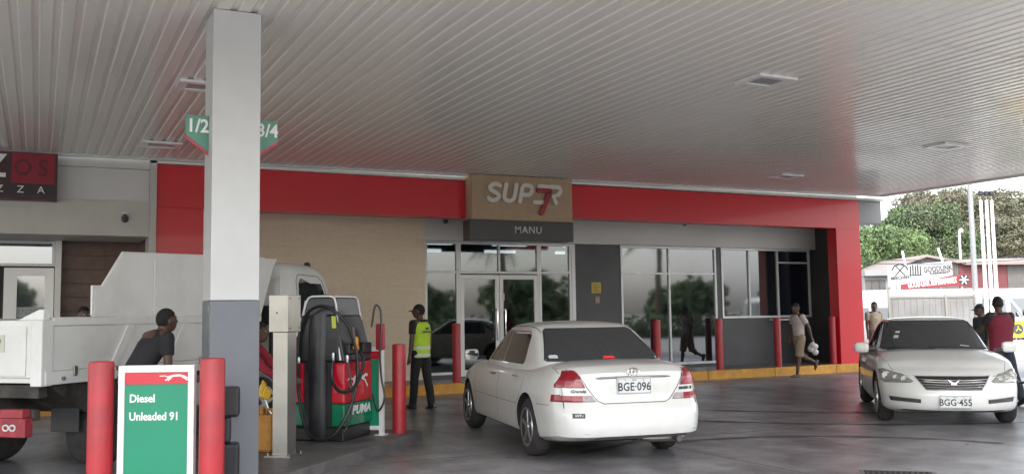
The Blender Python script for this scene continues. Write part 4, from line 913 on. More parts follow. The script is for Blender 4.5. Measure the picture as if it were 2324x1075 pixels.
# tailgate
tg = tb('tailgate', -BW+.08, -.12, -.03, .02, 1.0, 1.56, TRW, bev=.012); tb('tail_post', -.115, .02, -.05, .10, .92, 1.56, TRW, bev=.012); tb('tail_post', -BW, -BW+.075, -.05, .10, .92, 1.56, TRW)
MB().hexa([(-.30, -.02, 1.562), (.0, -.02, 1.562), (.0, .06, 1.562), (-.30, .06, 1.562)], [(-.06, -.01, 1.66), (.0, -.01, 1.66), (.0, .05, 1.66), (-.06, .05, 1.66)], TRW).build('corner_gusset', tr)
bx('recess_frame', tg, -BW+.14, -.18, -.042, -.031, 1.02, 1.50, TRW, .01)
stk = bx('sticker', tg, -.58, -.44, -.047, -.043, 1.25, 1.42, mat('sticker cream', (.50, .52, .42), .5)); text('lettering', 'P', .13, mat('sticker ink', (.18, .20, .12), .5), stk, (-.51, -.049, 1.335), ext=.001)
for yy in (.35, .95): tb('hinge', .028, .045, yy, yy+.06, 1.02, 1.06, STEEL)
CHS = mat('chassis dirt', (.045, .04, .037), .85, var=.3, vs=6, dirt=(.10, .085, .07), ds=3)
tb('chassis_rail', -1.45, -1.33, -.15, 5.2, .62, .80, CHS); tb('chassis_rail', -.75, -.63, -.15, 5.2, .62, .80, CHS); tb('cross_member', -1.95, -.1, .05, .16, .80, .928, CHS)
tb('underbody', -1.8, -.25, .2, 3.9, .80, .945, CHS); MB().hexa([(-1.9, .75, .60), (-.16, .75, .60), (-.16, 1.3, .60), (-1.9, 1.3, .60)], [(-1.9, .14, .925), (-.08, .14, .925), (-.08, 1.5, .925), (-1.9, 1.5, .925)], CHS).build('subframe', tr)
lamp = tb('rear_light_box', -.42, -.05, -.16, -.06, .45, .63, mat('faded red box', (.30, .03, .04), .6, var=.3, vs=8), bev=.01); tb('rear_bumper', -1.9, -.05, -.05, .03, .60, .70, CHS)
bx('upper_reflector', lamp, -.36, -.09, -.15, -.06, .635, .71, mat('faded red box', (.38, .03, .04)))
mb = MB()
for s in (-.05, .05): mb.tube([(-.235+s*.8+.034*math.cos(2*PI*k/14), -.163, .54+.026*math.sin(2*PI*k/14)) for k in range(15)], .009, LGREY, 6)
mb.build('painted_mark', lamp)
for s, x in ((1, -.22), (-1, -BW+.22)):
    wheel(tr, x-.10*s, 1.15, .37, s, .30, spokes=6, rimm=CHS); wheel(tr, x, 4.1, .37, s, .2, spokes=6, rimm=WHITE)
tb('mud_flap', -.52, -.16, .66, .67, .40, .92, BLACK)
tb('fuel_tank', -.40, -.02, 1.9, 2.7, .48, .86, STEEL, bev=.04); tb('tool_box', -.35, -.0, 1.3, 1.7, .55, .88, CHS)
# cab
V, Fc = rbox(14, 16, 16, 9); s_, r_, t_ = V[:, 0], V[:, 1], V[:, 2]; a = (t_+1)/2; z = .55+a*1.77
y0 = 4.45+0*z; y1 = 6.35-np.interp(z, [.55, 1.25, 2.32], [.0, .02, .50]); y = y0+(y1-y0)*(r_+1)/2; x = -BW/2+s_*(.97-.06*a); z = z+a**4*.05*(1-r_**2)
cb = obj_from('cab', np.stack([x, y, z], 1), Fc, TRW, tr, 50); bvc = bvh_of(cb)
drape('side_window', bvc, [(4.96, 1.55), (5.86, 1.55), (5.82, 1.75), (5.62, 2.06), (5.52, 2.12), (5.02, 2.13), (4.96, 2.06)], '+x', CGLASS, tr, .006, 8, 8)
seam('window_frame', bvc, [(4.93, .9), (4.90, 2.10), (4.97, 2.18), (5.54, 2.17), (5.67, 2.10), (5.88, 1.77), (5.92, 1.5), (5.9, .9)], '+x', .014, SEAM, tr, .002)
wb = drape('window_board', bvc, [(5.0, 1.56), (5.72, 1.56), (5.68, 1.80), (5.10, 1.80)], '+x', mat('window board', (.48, .49, .50), .5), tr, .010, 3, 4)
h_ = hit(bvc, 5.3, 1.7, '+x'); text('lettering', 'SUZ', .21, INK, tr, (h_.x+.022, 5.40, 1.70), (PI/2, 0, PI/2), ext=.002, bold=.008, sx=1.2)
drape('windscreen', bvc, [(-BW/2-.78, 1.40), (-BW/2+.78, 1.40), (-BW/2+.68, 2.14), (-BW/2-.68, 2.14)], '+y', CGLASS, tr, .006, 8, 8)
drape('rear_window', bvc, [(-BW/2-.4, 1.7), (-BW/2+.4, 1.7), (-BW/2+.4, 2.0), (-BW/2-.4, 2.0)], '-y', CGLASS, tr, .006, 4, 4)
MB().lathe([(.05, 0), (.05, .05), (.035, .08), (.001, .085)], (-.30, 5.55, 2.31), BLACK, 12).build('roof_beacon', tr, smooth=True)
MB().tube([(-.05, 4.36, 1.2), (-.05, 4.36, 2.14), (-.05, 4.2, 2.10)], .016, TRW, 8).build('snorkel_pipe', tr); tb('air_cleaner', -.25, -.03, 4.12, 4.34, 1.45, 1.72, BLACK, bev=.04)
MB().tube([(-.08, 4.22, .9), (-.08, 4.22, 1.78)], .05, BLACK, 12).build('intake_pipe', tr, smooth=True)
for x in (-.02, -BW+.02): mk = tb('side_mirror', x-.03, x+.03, 5.62, 5.72, 1.6, 1.9, BLACK, bev=.02); 
tb('front_bumper', -BW+.08, -.08, 5.95, 6.12, .45, .72, TRW, bev=.03)
# rounded white vehicle nose showing behind the cab
vb, bvv = van(tuple(isl(4.75, -4.9, 0)), -AX+.12, 'white minibus whose rounded front shows just behind the truck cab', grp=None, Hv=2.06, Lv=3.7)
h_ = hit(bvv, 1.9, 1.55, '+x')
if h_: text('lettering', '70', .22, INK, vb, (h_.x+.02, 1.75, 1.62), (PI/2, 0, PI/2), ext=.002, bold=.008)

# ------------------------------------------------------------------ people
SKIN = mat('dark skin', (.095, .052, .036), .5, var=.12, vs=8, spec=.4); HAIR = mat('black hair', (.010, .009, .009), .85, bump=.6, bs=60)
def fab(name, col, r=.85): return mat('cloth '+name, col, r, var=.14, vs=7, bump=.5, bs=9)
def cone(mb, a, b, ra, rb, m):
    a, b = Vector(a), Vector(b); mb.tube([a, a.lerp(b, .35), a.lerp(b, .7), b], [ra, ra+(rb-ra)*.3, ra+(rb-ra)*.72, rb], m, 12); mb.ball(a, ra, m, 12, 8); mb.ball(b, rb, m, 12, 8)
def remesh(mb, name, parent, vox=.014, smooth=2):
    o = mb.build(name, parent, smooth=True); md = o.modifiers.new('r', 'REMESH'); md.mode = 'VOXEL'; md.voxel_size = vox; md.use_smooth_shade = True
    sm2 = o.modifiers.new('s', 'SMOOTH'); sm2.iterations = smooth; sm2.factor = .5; bake(o)
    m = o.data
    if not len(m.materials): m.materials.append(mb.mats[0])
    m.polygons.foreach_set('use_smooth', [True]*len(m.polygons)); return o
def V3(*a): return Vector(a)
def person(loc, rz, lab, H=1.72, lean=0., twist=0., head=(0, 0), legs=((0, 0), (0, 0)), arms=((0, .1, .2), (0, .1, .2)), shirt=None, sleeve=.6, trousers=None, shorts=False, shoe=None, vest=None, cap=False, grp=None, waist=0, hairtop=True, build_=1.0):
    '''facing +y. legs: (hip swing fwd, knee bend) left,right; arms: (swing fwd, out, elbow bend)'''
    k = H/1.74; root = empty('person', loc, rz, lab, 'person', grp)
    B = MB(); ml = []
    th, shn = .43*k, .43*k; hipz = .92*k; lowest = 9
    J = {}
    for i, s in enumerate((-1, 1)):
        sw, kb = legs[i]; hp = V3(s*.085*k, 0, 0); kn = hp+V3(0, math.sin(sw), -math.cos(sw))*th; a = sw-kb; an = kn+V3(0, math.sin(a), -math.cos(a))*shn
        J[s] = [hp, kn, an, a]; lowest = min(lowest, an.z-.07*k)
    pz_ = -lowest; off = V3(0, 0, pz_)
    for s in (-1, 1): J[s][:3] = [q+off for q in J[s][:3]]
    pel = V3(0, 0, pz_+.02); R_ = Matrix.Rotation(-lean, 3, 'X')@Matrix.Rotation(twist, 3, 'Z')
    def up(x, y, z): return pel+R_@V3(x*k, y*k, z*k)
    bw = build_
    # body
    B.ball(pel, (.15*k*bw, .11*k, .12*k), SKIN); 
    cone(B, up(0, 0, .02), up(0, 0, .22), .115*k*bw, .12*k*bw, SKIN); B.ball(up(0, 0, .36), (.165*k*bw, .11*k, .16*k), SKIN, 16, 12); cone(B, up(-.12, 0, .47), up(.12, 0, .47), .062*k, .062*k, SKIN)
    nb = up(0, -.005, .50); nd = R_@V3(0, .03, .1); hc = nb+nd*k+V3(0, 0, 0)
    hp_ = head[1]; HR = Matrix.Rotation(head[0], 3, 'Z')@Matrix.Rotation(-hp_-lean*.35, 3, 'X'); hcen = up(0, .03, .56)+HR@V3(0, .012, .10)*k
    cone(B, up(0, -.005, .46), hcen-HR@V3(0, .01, .05)*k, .058*k, .052*k, SKIN)
    HB = MB(); HB.ball((0, 0, 0), (.076*k, .095*k, .115*k), SKIN, 20, 14); HB.ball((0, .03*k, -.055*k), (.056*k, .064*k, .062*k), SKIN, 14, 10)
    HB.tube([(0, .088*k, .025*k), (0, .108*k, -.012*k), (0, .098*k, -.024*k)], [.010*k, .016*k, .014*k], SKIN, 8); HB.ball((0, .088*k, -.05*k), (.026*k, .014*k, .012*k), SKIN, 10, 6)
    HB.ball((0, .078*k, .032*k), (.055*k, .018*k, .012*k), SKIN, 10, 6)
    for s in (-1, 1): HB.ball((s*.077*k, -.008*k, -.005*k), (.012*k, .022*k, .033*k), SKIN, 8, 8)
    B.add([hcen+HR@Vector(v) for v in HB.v], HB.f, SKIN)
    hands = {}
    for i, s in enumerate((-1, 1)):
        sw, out, el = arms[i]; sh = up(s*.185, 0, .46)
        d1 = R_@V3(s*math.sin(out), math.sin(sw)*math.cos(out), -math.cos(sw)*math.cos(out)) if lean < .2 else V3(s*math.sin(out), math.sin(sw)*math.cos(out), -math.cos(sw)*math.cos(out))
        e = sh+d1*.29*k; a = sw+el; d2 = V3(s*math.sin(out*.4), math.sin(a), -math.cos(a)).normalized(); wr = e+d2*.25*k; hd_ = wr+d2*.085*k
        J['a%d' % s] = (sh, e, wr, hd_); hands[s] = hd_
        cone(B, sh, e, .052*k*bw, .040*k, SKIN); cone(B, e, wr, .040*k, .027*k, SKIN)
        sd_ = d2.cross(V3(1, 0, 0)); sd_ = sd_.normalized() if sd_.length > .1 else V3(0, 1, 0); nrm = d2.cross(sd_)
        B.tube([wr, wr+d2*.04*k, wr+d2*.085*k], [.026*k, .034*k, .033*k], SKIN, 10)
        for q in range(4):
            o_ = sd_*(q-1.5)*.019*k; ln = (.062, .072, .068, .055)[q]*k; bas = wr+d2*.08*k+o_
            B.tube([bas, bas+d2*ln*.5-nrm*s*.008, bas+d2*ln*.9-nrm*s*.022], [.0105*k, .0095*k, .008*k], SKIN, 6)
        bas = wr+d2*.03*k+sd_*.026*k; B.tube([bas, bas+d2*.03*k+sd_*.022*k, bas+d2*.062*k+sd_*.026*k], [.012*k, .011*k, .009*k], SKIN, 6)
    for s in (-1, 1):
        hp, kn, an, a = J[s]; cone(B, hp, kn, .085*k, .055*k, SKIN); cone(B, kn, an, .054*k, .036*k, SKIN); B.ball(kn.lerp(an, .28)+V3(0, -.015, 0), (.05*k, .05*k, .09*k), SKIN, 12, 8)
        f_ = Matrix.Rotation(a, 3, 'X'); B.tube([an+f_@V3(0, -.05, -.03)*k, an+f_@V3(0, .05, -.045)*k, an+f_@V3(0, .15, -.055)*k], [.035*k, .036*k, .024*k], SKIN, 10)
        J['f%d' % s] = f_
    body = remesh(B, 'body', root, .0105, 1)
    for s in (-1, 1): MB().ball(hcen+HR@V3(s*.03, .086, .012)*k, .010*k, mat('eye', (.35, .33, .3), .2), 8, 6).build('eye', body, smooth=True)
    # clothes
    if shirt:
        G = MB(); g = .018
        secs = [(-.06+waist, .155, .115), (.05, .150, .118), (.2, .155, .125), (.34, .178, .13), (.44, .175, .115), (.49, .125, .095), (.515, .075, .07)]
        for q in range(len(secs)-1):
            for w_ in (0, .5):
                z, a_, b_ = [secs[q][c_]+(secs[q+1][c_]-secs[q][c_])*w_ for c_ in range(3)]
                n = 20; 
            z0_, a0_, b0_ = secs[q]; z1_, a1_, b1_ = secs[q+1]; vs = []
            for (z, a_, b_) in (secs[q], secs[q+1]):
                for m_ in range(n): an_ = 2*PI*m_/n; vs.append(up(a_*bw*math.cos(an_)*(1+.02*math.sin(5*an_+z*20)), b_*math.sin(an_), z))
            G.add(vs, [(m_, (m_+1) % n, n+(m_+1) % n, n+m_) for m_ in range(n)]+[list(range(n))[::-1], list(range(n, 2*n))], shirt)
        for s in (-1, 1):
            sh, e, wr, hd_ = J['a%d' % s]; G.ball(sh, .066*k*bw, shirt, 12, 8); en = sh.lerp(e, sleeve) if sleeve <= 1 else e
            G.tube([sh, sh.lerp(en, .5), en], [.066*k*bw, .064*k*bw, .060*k], shirt, 12)
            if sleeve > 1: G.ball(e, .052*k, shirt, 10, 8); G.tube([e, wr], [.05*k, .036*k], shirt, 12)
        remesh(G, 'shirt', root, .012, 2)
    if vest:
        G = MB(); secs = [(-.10, .178, .14), (.05, .172, .142), (.2, .175, .148), (.34, .195, .15), (.44, .175, .128), (.49, .125, .095)]; n = 24
        for q in range(len(secs)-1):
            vs = []
            for (z, a_, b_) in (secs[q], secs[q+1]):
                for m_ in range(n): an_ = 2*PI*m_/n; vs.append(up(a_*bw*math.cos(an_), b_*math.sin(an_), z))
            G.add(vs, [(m_, (m_+1) % n, n+(m_+1) % n, n+m_) for m_ in range(n)]+[list(range(n))[::-1], list(range(n, 2*n))], vest[0])
        vo = remesh(G, 'vest', root, .012, 2); J['vest'] = vo
        for z in vest[1]:
            vs = []
            for zz in (z-.025, z+.025):
                a_ = np.interp(zz, [q[0] for q in secs], [q[1] for q in secs])+.003; b_ = np.interp(zz, [q[0] for q in secs], [q[2] for q in secs])+.003
                for m_ in range(n): an_ = 2*PI*m_/n; vs.append(up(a_*bw*math.cos(an_), b_*math.sin(an_), zz))
            MB().add(vs, [(m_, (m_+1) % n, n+(m_+1) % n, n+m_) for m_ in range(n)], vest[2]).build('reflective_band', vo, smooth=True)
    if trousers:
        G = MB(); G.ball(pel+V3(0, 0, .0), (.158*k*bw, .125*k, .12*k), trousers, 16, 10)
        for s in (-1, 1):
            hp, kn, an, a = J[s]; G.ball(hp, .10*k, trousers, 12, 8)
            if shorts: e = hp.lerp(kn, 1.0)+V3(0, 0, -.02); G.tube([hp, hp.lerp(e, .5), e], [.105*k, .10*k, .092*k], trousers, 14)
            else:
                G.tube([hp, hp.lerp(kn, .5), kn], [.102*k, .088*k, .073*k], trousers, 14); G.ball(kn, .072*k, trousers, 12, 8); e = an+V3(0, 0, -.025*k)
                G.tube([kn, kn.lerp(e, .5)+V3(0, -.01, 0), e], [.073*k, .070*k, .062*k], trousers, 14)
        remesh(G, 'shorts' if shorts else 'trousers', root, .012, 2)
    if shoe:
        for s in (-1, 1):
            hp, kn, an, a = J[s]; f_ = J['f%d' % s]; G = MB(); o_ = an
            vs = [(-.04, -.075, -.072), (.04, -.075, -.072), (.045, .10, -.072), (.02, .19, -.072), (-.02, .19, -.072), (-.045, .10, -.072)]; vt = [(-.035, -.07, .01), (.035, -.07, .01), (.036, .07, -.015), (.015, .17, -.045), (-.015, .17, -.045), (-.036, .07, -.015)]
            n = 6; G.add([o_+f_@V3(*v)*k for v in vs]+[o_+f_@V3(*v)*k for v in vt], [list(range(n))[::-1], list(range(n, 2*n))]+[(i_, (i_+1) % n, (i_+1) % n+n, i_+n) for i_ in range(n)], shoe)
            G.build('shoe', root, bevel=.012)
    CM = cap if cap else None
    G = MB(); G.ball((0, -.008*k, .018*k), (.083*k, .102*k, .108*k), CM or HAIR, 20, 14)
    keep = MB(); vsn = [Vector(v) for v in G.v]; fs = [f for f in G.f if (lambda c_: c_.z > .030*k+c_.y*(.45 if not CM else .1) or (c_.y < -.02*k and c_.z > -.05*k))(sum((vsn[i] for i in f), Vector())/len(f))]
    keep.add([hcen+HR@v for v in vsn], fs, CM or HAIR)
    if CM:
        n = 10; vs = []
        for rr, dz in ((.085, .03), (.165, .012)):
            for q in range(n+1): an_ = math.radians(35+110*q/n); vs.append(hcen+HR@(V3(rr*.85*math.cos(an_), rr*math.sin(an_)+.005, dz))*k)
        for rr, dz in ((.085, .022), (.165, .004)):
            for q in range(n+1): an_ = math.radians(35+110*q/n); vs.append(hcen+HR@(V3(rr*.85*math.cos(an_), rr*math.sin(an_)+.005, dz))*k)
        m1 = n+1; keep.add(vs, [(q, q+1, m1+q+1, m1+q) for q in range(n)]+[(2*m1+q, 2*m1+q+1, 3*m1+q+1, 3*m1+q) for q in range(n)]+[(m1+q, m1+q+1, 3*m1+q+1, 3*m1+q) for q in range(n)], CM)
    ho = keep.build('cap' if CM else 'hair', root, smooth=True)
    sd2 = ho.modifiers.new('t', 'SOLIDIFY'); sd2.thickness = .006
    J['up'] = up; J['R'] = R_; J['k'] = k; return root, J, hands
def face(dx, dy): return math.atan2(-dx, dy)
HV = fab('lime', (.42, .62, .03), .7); HVL = fab('pale lime', (.55, .65, .35), .6); BLKC = fab('black', (.012, .012, .013)); DKC = fab('charcoal', (.02, .02, .024)); BSH = mat('black shoe', (.012, .012, .012), .4)
BAND = mat('reflective tape', (.55, .58, .50), .35)
r_, J, H_ = person((5.78, 15.0, 0), face(-.42, .9), 'man in black cap and lime hi-vis vest standing with his back turned', 1.76, head=(.6, 0), legs=((.16, .05), (-.16, .05)), arms=((-.02, .12, .15), (.0, .12, .15)),
    shirt=BLKC, trousers=BLKC, shoe=BSH, vest=(HV, (-.06, .06), BAND), cap=BLKC)
u_ = J['up']; mb = None
for tx, zz, sz in (('AJPL', .375, .055), ('SUPERVISOR', .32, .045)):
    t = text('lettering', tx, sz, INK, r_, u_(0, -.158, zz), (PI/2, 0, 0), ext=.002, bold=.002)
# walker with a bag
p_ = (15.95, 16.88, 0)
WH = fab('off white', (.50, .45, .43)); KH = fab('khaki', (.30, .23, .17))
r_, J, H_ = person(p_, face(-.98, .12), 'man in white t-shirt and khaki shorts walking past the teller window', 1.74, lean=.04, head=(.1, 0), legs=((.20, .06), (-.22, .95)), arms=((-.45, .16, .25), (.1, .1, .2)), shirt=WH, trousers=KH, shorts=True, shoe=mat('brown sandal', (.10, .05, .035), .6))
hx = r_.matrix_basis@H_[-1]
bag = MB(); random.seed(3)
for k in range(9): bag.ball((random.uniform(-.07, .07), random.uniform(-.07, .07), -.12+random.uniform(-.12, .06)), random.uniform(.045, .08), WH, 10, 7)
bag.tube([(0, 0, 0), (0, 0, -.1)], [.015, .05], WH, 8)
bo = remesh(bag, 'carrier_bag', None, .012, 1); bo.data.materials.clear(); bo.data.materials.append(mat('plastic bag', (.62, .6, .6), .4, var=.2, vs=12))
bo.location = Matrix.Translation(Vector(p_))@Matrix.Rotation(face(-.98, .12), 4, 'Z')@H_[-1]; tag(bo, 'crumpled white plastic bag held by the man in khaki shorts', 'bag')
# man leaning beside the truck
q = isl(-1.55, -1.92, 0)
person((.86, 10.22, 0), face(.86, .35), 'man in dark t-shirt bending forward beside the truck bed', 1.80, lean=.60, head=(0, -.25), legs=((.35, .30), (-.1, .1)), arms=((-.15, .12, 1.35), (-.05, .15, 1.25)), shirt=DKC, trousers=fab('grey', (.06, .06, .065)), shoe=BSH)
# hidden attendant filling the can
person(tuple(isl(.12, -1.50, .0)), face(.9, -.5), 'attendant in red shirt behind the column filling the jerry can', 1.70, lean=.65, head=(0, -.2), legs=((.7, .9), (.3, .7)), arms=((.75, .05, .25), (.75, .1, .2)), shirt=fab('red', (.30, .02, .04)), sleeve=1.2, trousers=BLKC, shoe=BSH)
# head beyond the truck bed
x, y = far(188, 12.8); person((x, y, 0), face(.3, -1), 'dark haired person standing behind the truck bed, only the head showing', 1.75, shirt=DKC, trousers=BLKC, shoe=BSH)
# man near the red pillar
x, y = far(1983, 25.5); r_, J, H_ = person((x, y, 0), face(-.35, -1), 'man in tan t-shirt standing outside just right of the red pillar', 1.76, head=(-.5, 0), shirt=fab('tan', (.33, .27, .20)), trousers=fab('grey trousers', (.10, .10, .11)), shoe=BSH)
# pump attendants by the second sedan
x, y = far(2226, 18.2); person((x, y, 0), face(-1, .35), 'attendant in dark green shirt and cap looking left behind the sedan', 1.62, head=(.0, 0), shirt=fab('dark green', (.03, .05, .045)), trousers=BLKC, shoe=BSH, cap=fab('cap black', (.015, .013, .015)))
x, y = far(2268, 15.2); RV = fab('maroon', (.16, .012, .03))
r_, J, H_ = person((x, y, 0), face(.25, 1), 'attendant in maroon vest with his back turned holding a fuel hose', 1.74, head=(-.9, 0), legs=((.10, .05), (-.30, .10)), arms=((.7, .05, .6), (.2, .2, .4)), shirt=fab('black sleeves', (.02, .018, .02)), trousers=fab('navy', (.02, .022, .035)), shoe=BSH, vest=(RV, (), BAND), build_=1.12)
hw = Matrix.Translation(Vector((x, y, 0)))@Matrix.Rotation(face(.25, 1), 4, 'Z')@H_[1]
_x, _y = far(2324, 14.2); a_ = Vector((_x, _y, .56))
pts = [hw, hw.lerp(a_, .25)-Vector((0, 0, .22)), hw.lerp(a_, .6)-Vector((0, 0, .30)), a_-Vector((0, 0, .12)), a_+Vector((1.2, -.5, .0)), a_+Vector((2.6, -1, .5))]
ob = hose(pts, .018).build('fuel_hose', smooth=True); tag(ob, 'black fuel hose looping right from the maroon vested attendant', 'hose')

# drain grate in the forecourt
gx, gy, _ = at(2045, 1082, 0)
gr = empty('drain_grate', (gx, gy, .0), math.radians(48), 'dark square drain cover set in the concrete at the bottom right', 'drain cover')
bx('rim', gr, -.34, .34, -.34, .34, .001, .006, mat('grate rim', (.12, .12, .12), .6)); bx('well', gr, -.30, .30, -.30, .30, .0065, .0075, WELL)
for k in range(12): bx('bar', gr, -.295, .295, -.285+k*.05, -.262+k*.05, .008, .013, CHS)

# ------------------------------------------------------------------ beyond the forecourt
def F_(px, dist, z=0.): x, y = far(px, dist); return Vector((x, y, z))
def zat(px, py, dist):      # height of something seen at (px, py) that stands dist metres away
    d = RW @ np.array([px-CX, -(py-CY), -F]); return HC+d[2]*dist/F
CAMR = math.atan2(RW[0][2]*-1, -RW[1][2])   # heading of the view axis, clockwise from +Y
VR = -CAMR                                   # rz that makes local +x run to the right across the view
def foliage(name, cols, parent, blobs, n, size, seed, flat=.0):
    rng = np.random.default_rng(seed); V = []; Fc = []; mi = []
    vol = np.array([b[3]*b[4]*b[5] for b in blobs])**.67; vol /= vol.sum()
    which = rng.choice(len(blobs), n, p=vol); B = np.array(blobs)[which]
    d = rng.normal(size=(n, 3)); d /= np.linalg.norm(d, axis=1)[:, None]; rad = rng.uniform(.62, 1.05, n)**.6
    lump = 1+.16*np.sin(d[:, 0]*7+which*1.7)*np.sin(d[:, 1]*6+which)+.12*np.sin(d[:, 2]*9+which*2.3)
    c_ = B[:, :3]+d*B[:, 3:6]*(rad*lump)[:, None]
    u = rng.normal(size=(n, 3)); u -= d*(u*d).sum(1)[:, None]*rng.uniform(.2, 1, n)[:, None]; u /= np.linalg.norm(u, axis=1)[:, None]
    v = np.cross(u, rng.normal(size=(n, 3))); v /= np.linalg.norm(v, axis=1)[:, None]; sz = (size*rng.uniform(.6, 1.5, n))[:, None]
    P = np.stack([c_-u*sz, c_-v*sz*.55, c_+u*sz, c_+v*sz*.55], 1).reshape(-1, 3)
    me = bpy.data.meshes.new(name); me.vertices.add(4*n); me.vertices.foreach_set('co', P.ravel()); me.loops.add(4*n); me.loops.foreach_set('vertex_index', np.arange(4*n)); me.polygons.add(n)
    me.polygons.foreach_set('loop_start', np.arange(n)*4); me.polygons.foreach_set('loop_total', np.full(n, 4))
    for m in cols: me.materials.append(m)
    me.polygons.foreach_set('material_index', (np.clip((which*1.37 % 1)*len(cols)*.5+rng.uniform(0, len(cols)*.6, n), 0, len(cols)-1)).astype(int)); me.update(calc_edges=True)
    o = bpy.data.objects.new(name, me); COL.objects.link(o); o.parent = parent; return o
def leafm(name, c_):
    m = mat(name, c_, .65, var=.3, vs=.7); b = m.node_tree.nodes['Principled BSDF']; b.inputs['Subsurface Weight'].default_value = 0
    return m
LG = [leafm('leaf green a', (.075, .12, .04)), leafm('leaf green b', (.10, .15, .055)), leafm('leaf green c', (.05, .085, .035))]
LO = [leafm('leaf olive a', (.125, .12, .07)), leafm('leaf olive b', (.10, .095, .06)), leafm('leaf olive c', (.08, .085, .05)), leafm('leaf olive d', (.145, .13, .085))]
BARK = mat('bark', (.09, .07, .05), .9, var=.25, vs=5, bump=.5, bs=12)
def tree(loc, lab, hgt, rad, cols, n, seed, size=.3, grp='broad trees beyond the vans', low=.15):
    t = empty('tree', loc, 0, lab, 'tree', grp); rng = random.Random(seed); blobs = []
    tr_ = MB().tube([(0, 0, 0), (.1, 0, hgt*.25), (0, .1, hgt*.55)], [rad*.09, rad*.06, rad*.04], BARK, 10)
    for k in range(int(14+rad*2)):
        a = rng.uniform(0, 2*PI); q = rng.uniform(.25, .85)*rad; zz = hgt*(low+.1)+(hgt*(1-low))*rng.uniform(.05, .82)*(1-.45*(q/rad)**2); r = rad*rng.uniform(.22, .38)
        blobs.append((q*math.cos(a), q*math.sin(a), zz, r, r, r*.8))
        if k % 2 == 0: tr_.tube([(0, .05, hgt*.3), (q*.5*math.cos(a), q*.5*math.sin(a), zz*.7), (q*math.cos(a), q*math.sin(a), zz)], [rad*.035, rad*.02, rad*.01], BARK, 6)
    blobs.append((0, 0, hgt*.55, rad*.55, rad*.55, hgt*.30)); blobs.append((0, 0, hgt*.86, rad*.4, rad*.4, hgt*.12))
    tr_.build('trunk', t, smooth=True); foliage('crown', cols, t, blobs, n, size, seed); return t
tree(F_(2000, 62), 'bright green tree under the grey eave right of the red pillar', 7.2, 4.4, LG, 70000, 1, .075)
tree(F_(2072, 72), 'tall green tree left of the big brownish tree', 9.6, 5.0, LG[:1]+LG[2:]+LO[2:3], 80000, 2, .08)
tree(F_(2150, 80), 'big brownish olive tree behind the white lamp pole base', 11.6, 6.4, LO, 120000, 3, .085)
tree(F_(2245, 78), 'broad olive brown tree behind the three white flagpoles', 11.3, 6.6, LO[1:], 120000, 4, .085)
tree(F_(2322, 74), 'grey brown tree at the right edge of the view', 8.6, 4.8, LO[:2]+LO[2:3], 60000, 5, .09)
tree(F_(2400, 78), 'olive tree standing past the right edge', 8.5, 5.5, LO, 24000, 6, .14)
tree(F_(1930, 70), 'green tree half behind the red pillar', 7.6, 4.6, LG, 22000, 8, .12)
# supermarket shed
dS = 54; sp_ = F_(2105, dS); sh = empty('shed', (sp_.x, sp_.y, 0), VR, 'long supermarket shed with grey gable and dull red side wall', 'building')
mpp = dS/F; Z = lambda py: zat(2105, py, dS); X = lambda px: (px-2105)*mpp
CORR = mat('corrugated grey wall', (.09, .085, .08), .6, var=.15, vs=4); DRW = mat('dull red wall', (.11, .022, .028), .6, var=.1, dirt=(.12, .03, .03)); ROOFM = mat('faded roof sheet', (.20, .165, .15), .55, var=.1)
MB().prism([(X(2018), 0), (X(2180), 0), (X(2180), Z(597)), (X(2105), Z(580)), (X(2018), Z(612))], 0, .12, CORR).build('gable_wall', sh)
for k in range(30):
    xx = X(2018)+k*(X(2180)-X(2018))/30+.03; top = np.interp(xx, [X(2018), X(2105), X(2180)], [Z(613), Z(581), Z(598)])
    bx('corrugation', sh, xx, xx+.055, -.03, -.001, 1.5, top-.05, CORR)
bx('side_wall', sh, X(2181), X(2290), .0, .15, 0, Z(598), DRW); bx('side_wall', sh, X(2291), X(2460), .0, .15, 0, Z(600), CORR)
MB().hexa([(X(2018)-.3, -.25, Z(615)), (X(2105), -.25, Z(583)), (X(2105), 6, Z(583)), (X(2018)-.3, 6, Z(615))], [(X(2018)-.3, -.25, Z(611)), (X(2105), -.25, Z(577)), (X(2105), 6, Z(577)), (X(2018)-.3, 6, Z(611))], ROOFM).build('roof', sh)
MB().hexa([(X(2105)+.002, -.25, Z(583)), (X(2190), -.25, Z(600)), (X(2190), 6, Z(600)), (X(2105)+.002, 6, Z(583))], [(X(2105)+.002, -.25, Z(577)), (X(2190), -.25, Z(594)), (X(2190), 6, Z(590)), (X(2105)+.002, 6, Z(577))], ROOFM).build('roof', sh)
MB().hexa([(X(2190), -.4, Z(602)), (X(2470), -.4, Z(604)), (X(2470), 5, Z(604)), (X(2190), 5, Z(602))], [(X(2190), -.4, Z(596)), (X(2470), -.4, Z(598)), (X(2470), 5, Z(578)), (X(2190), 5, Z(577))], ROOFM).build('roof', sh)
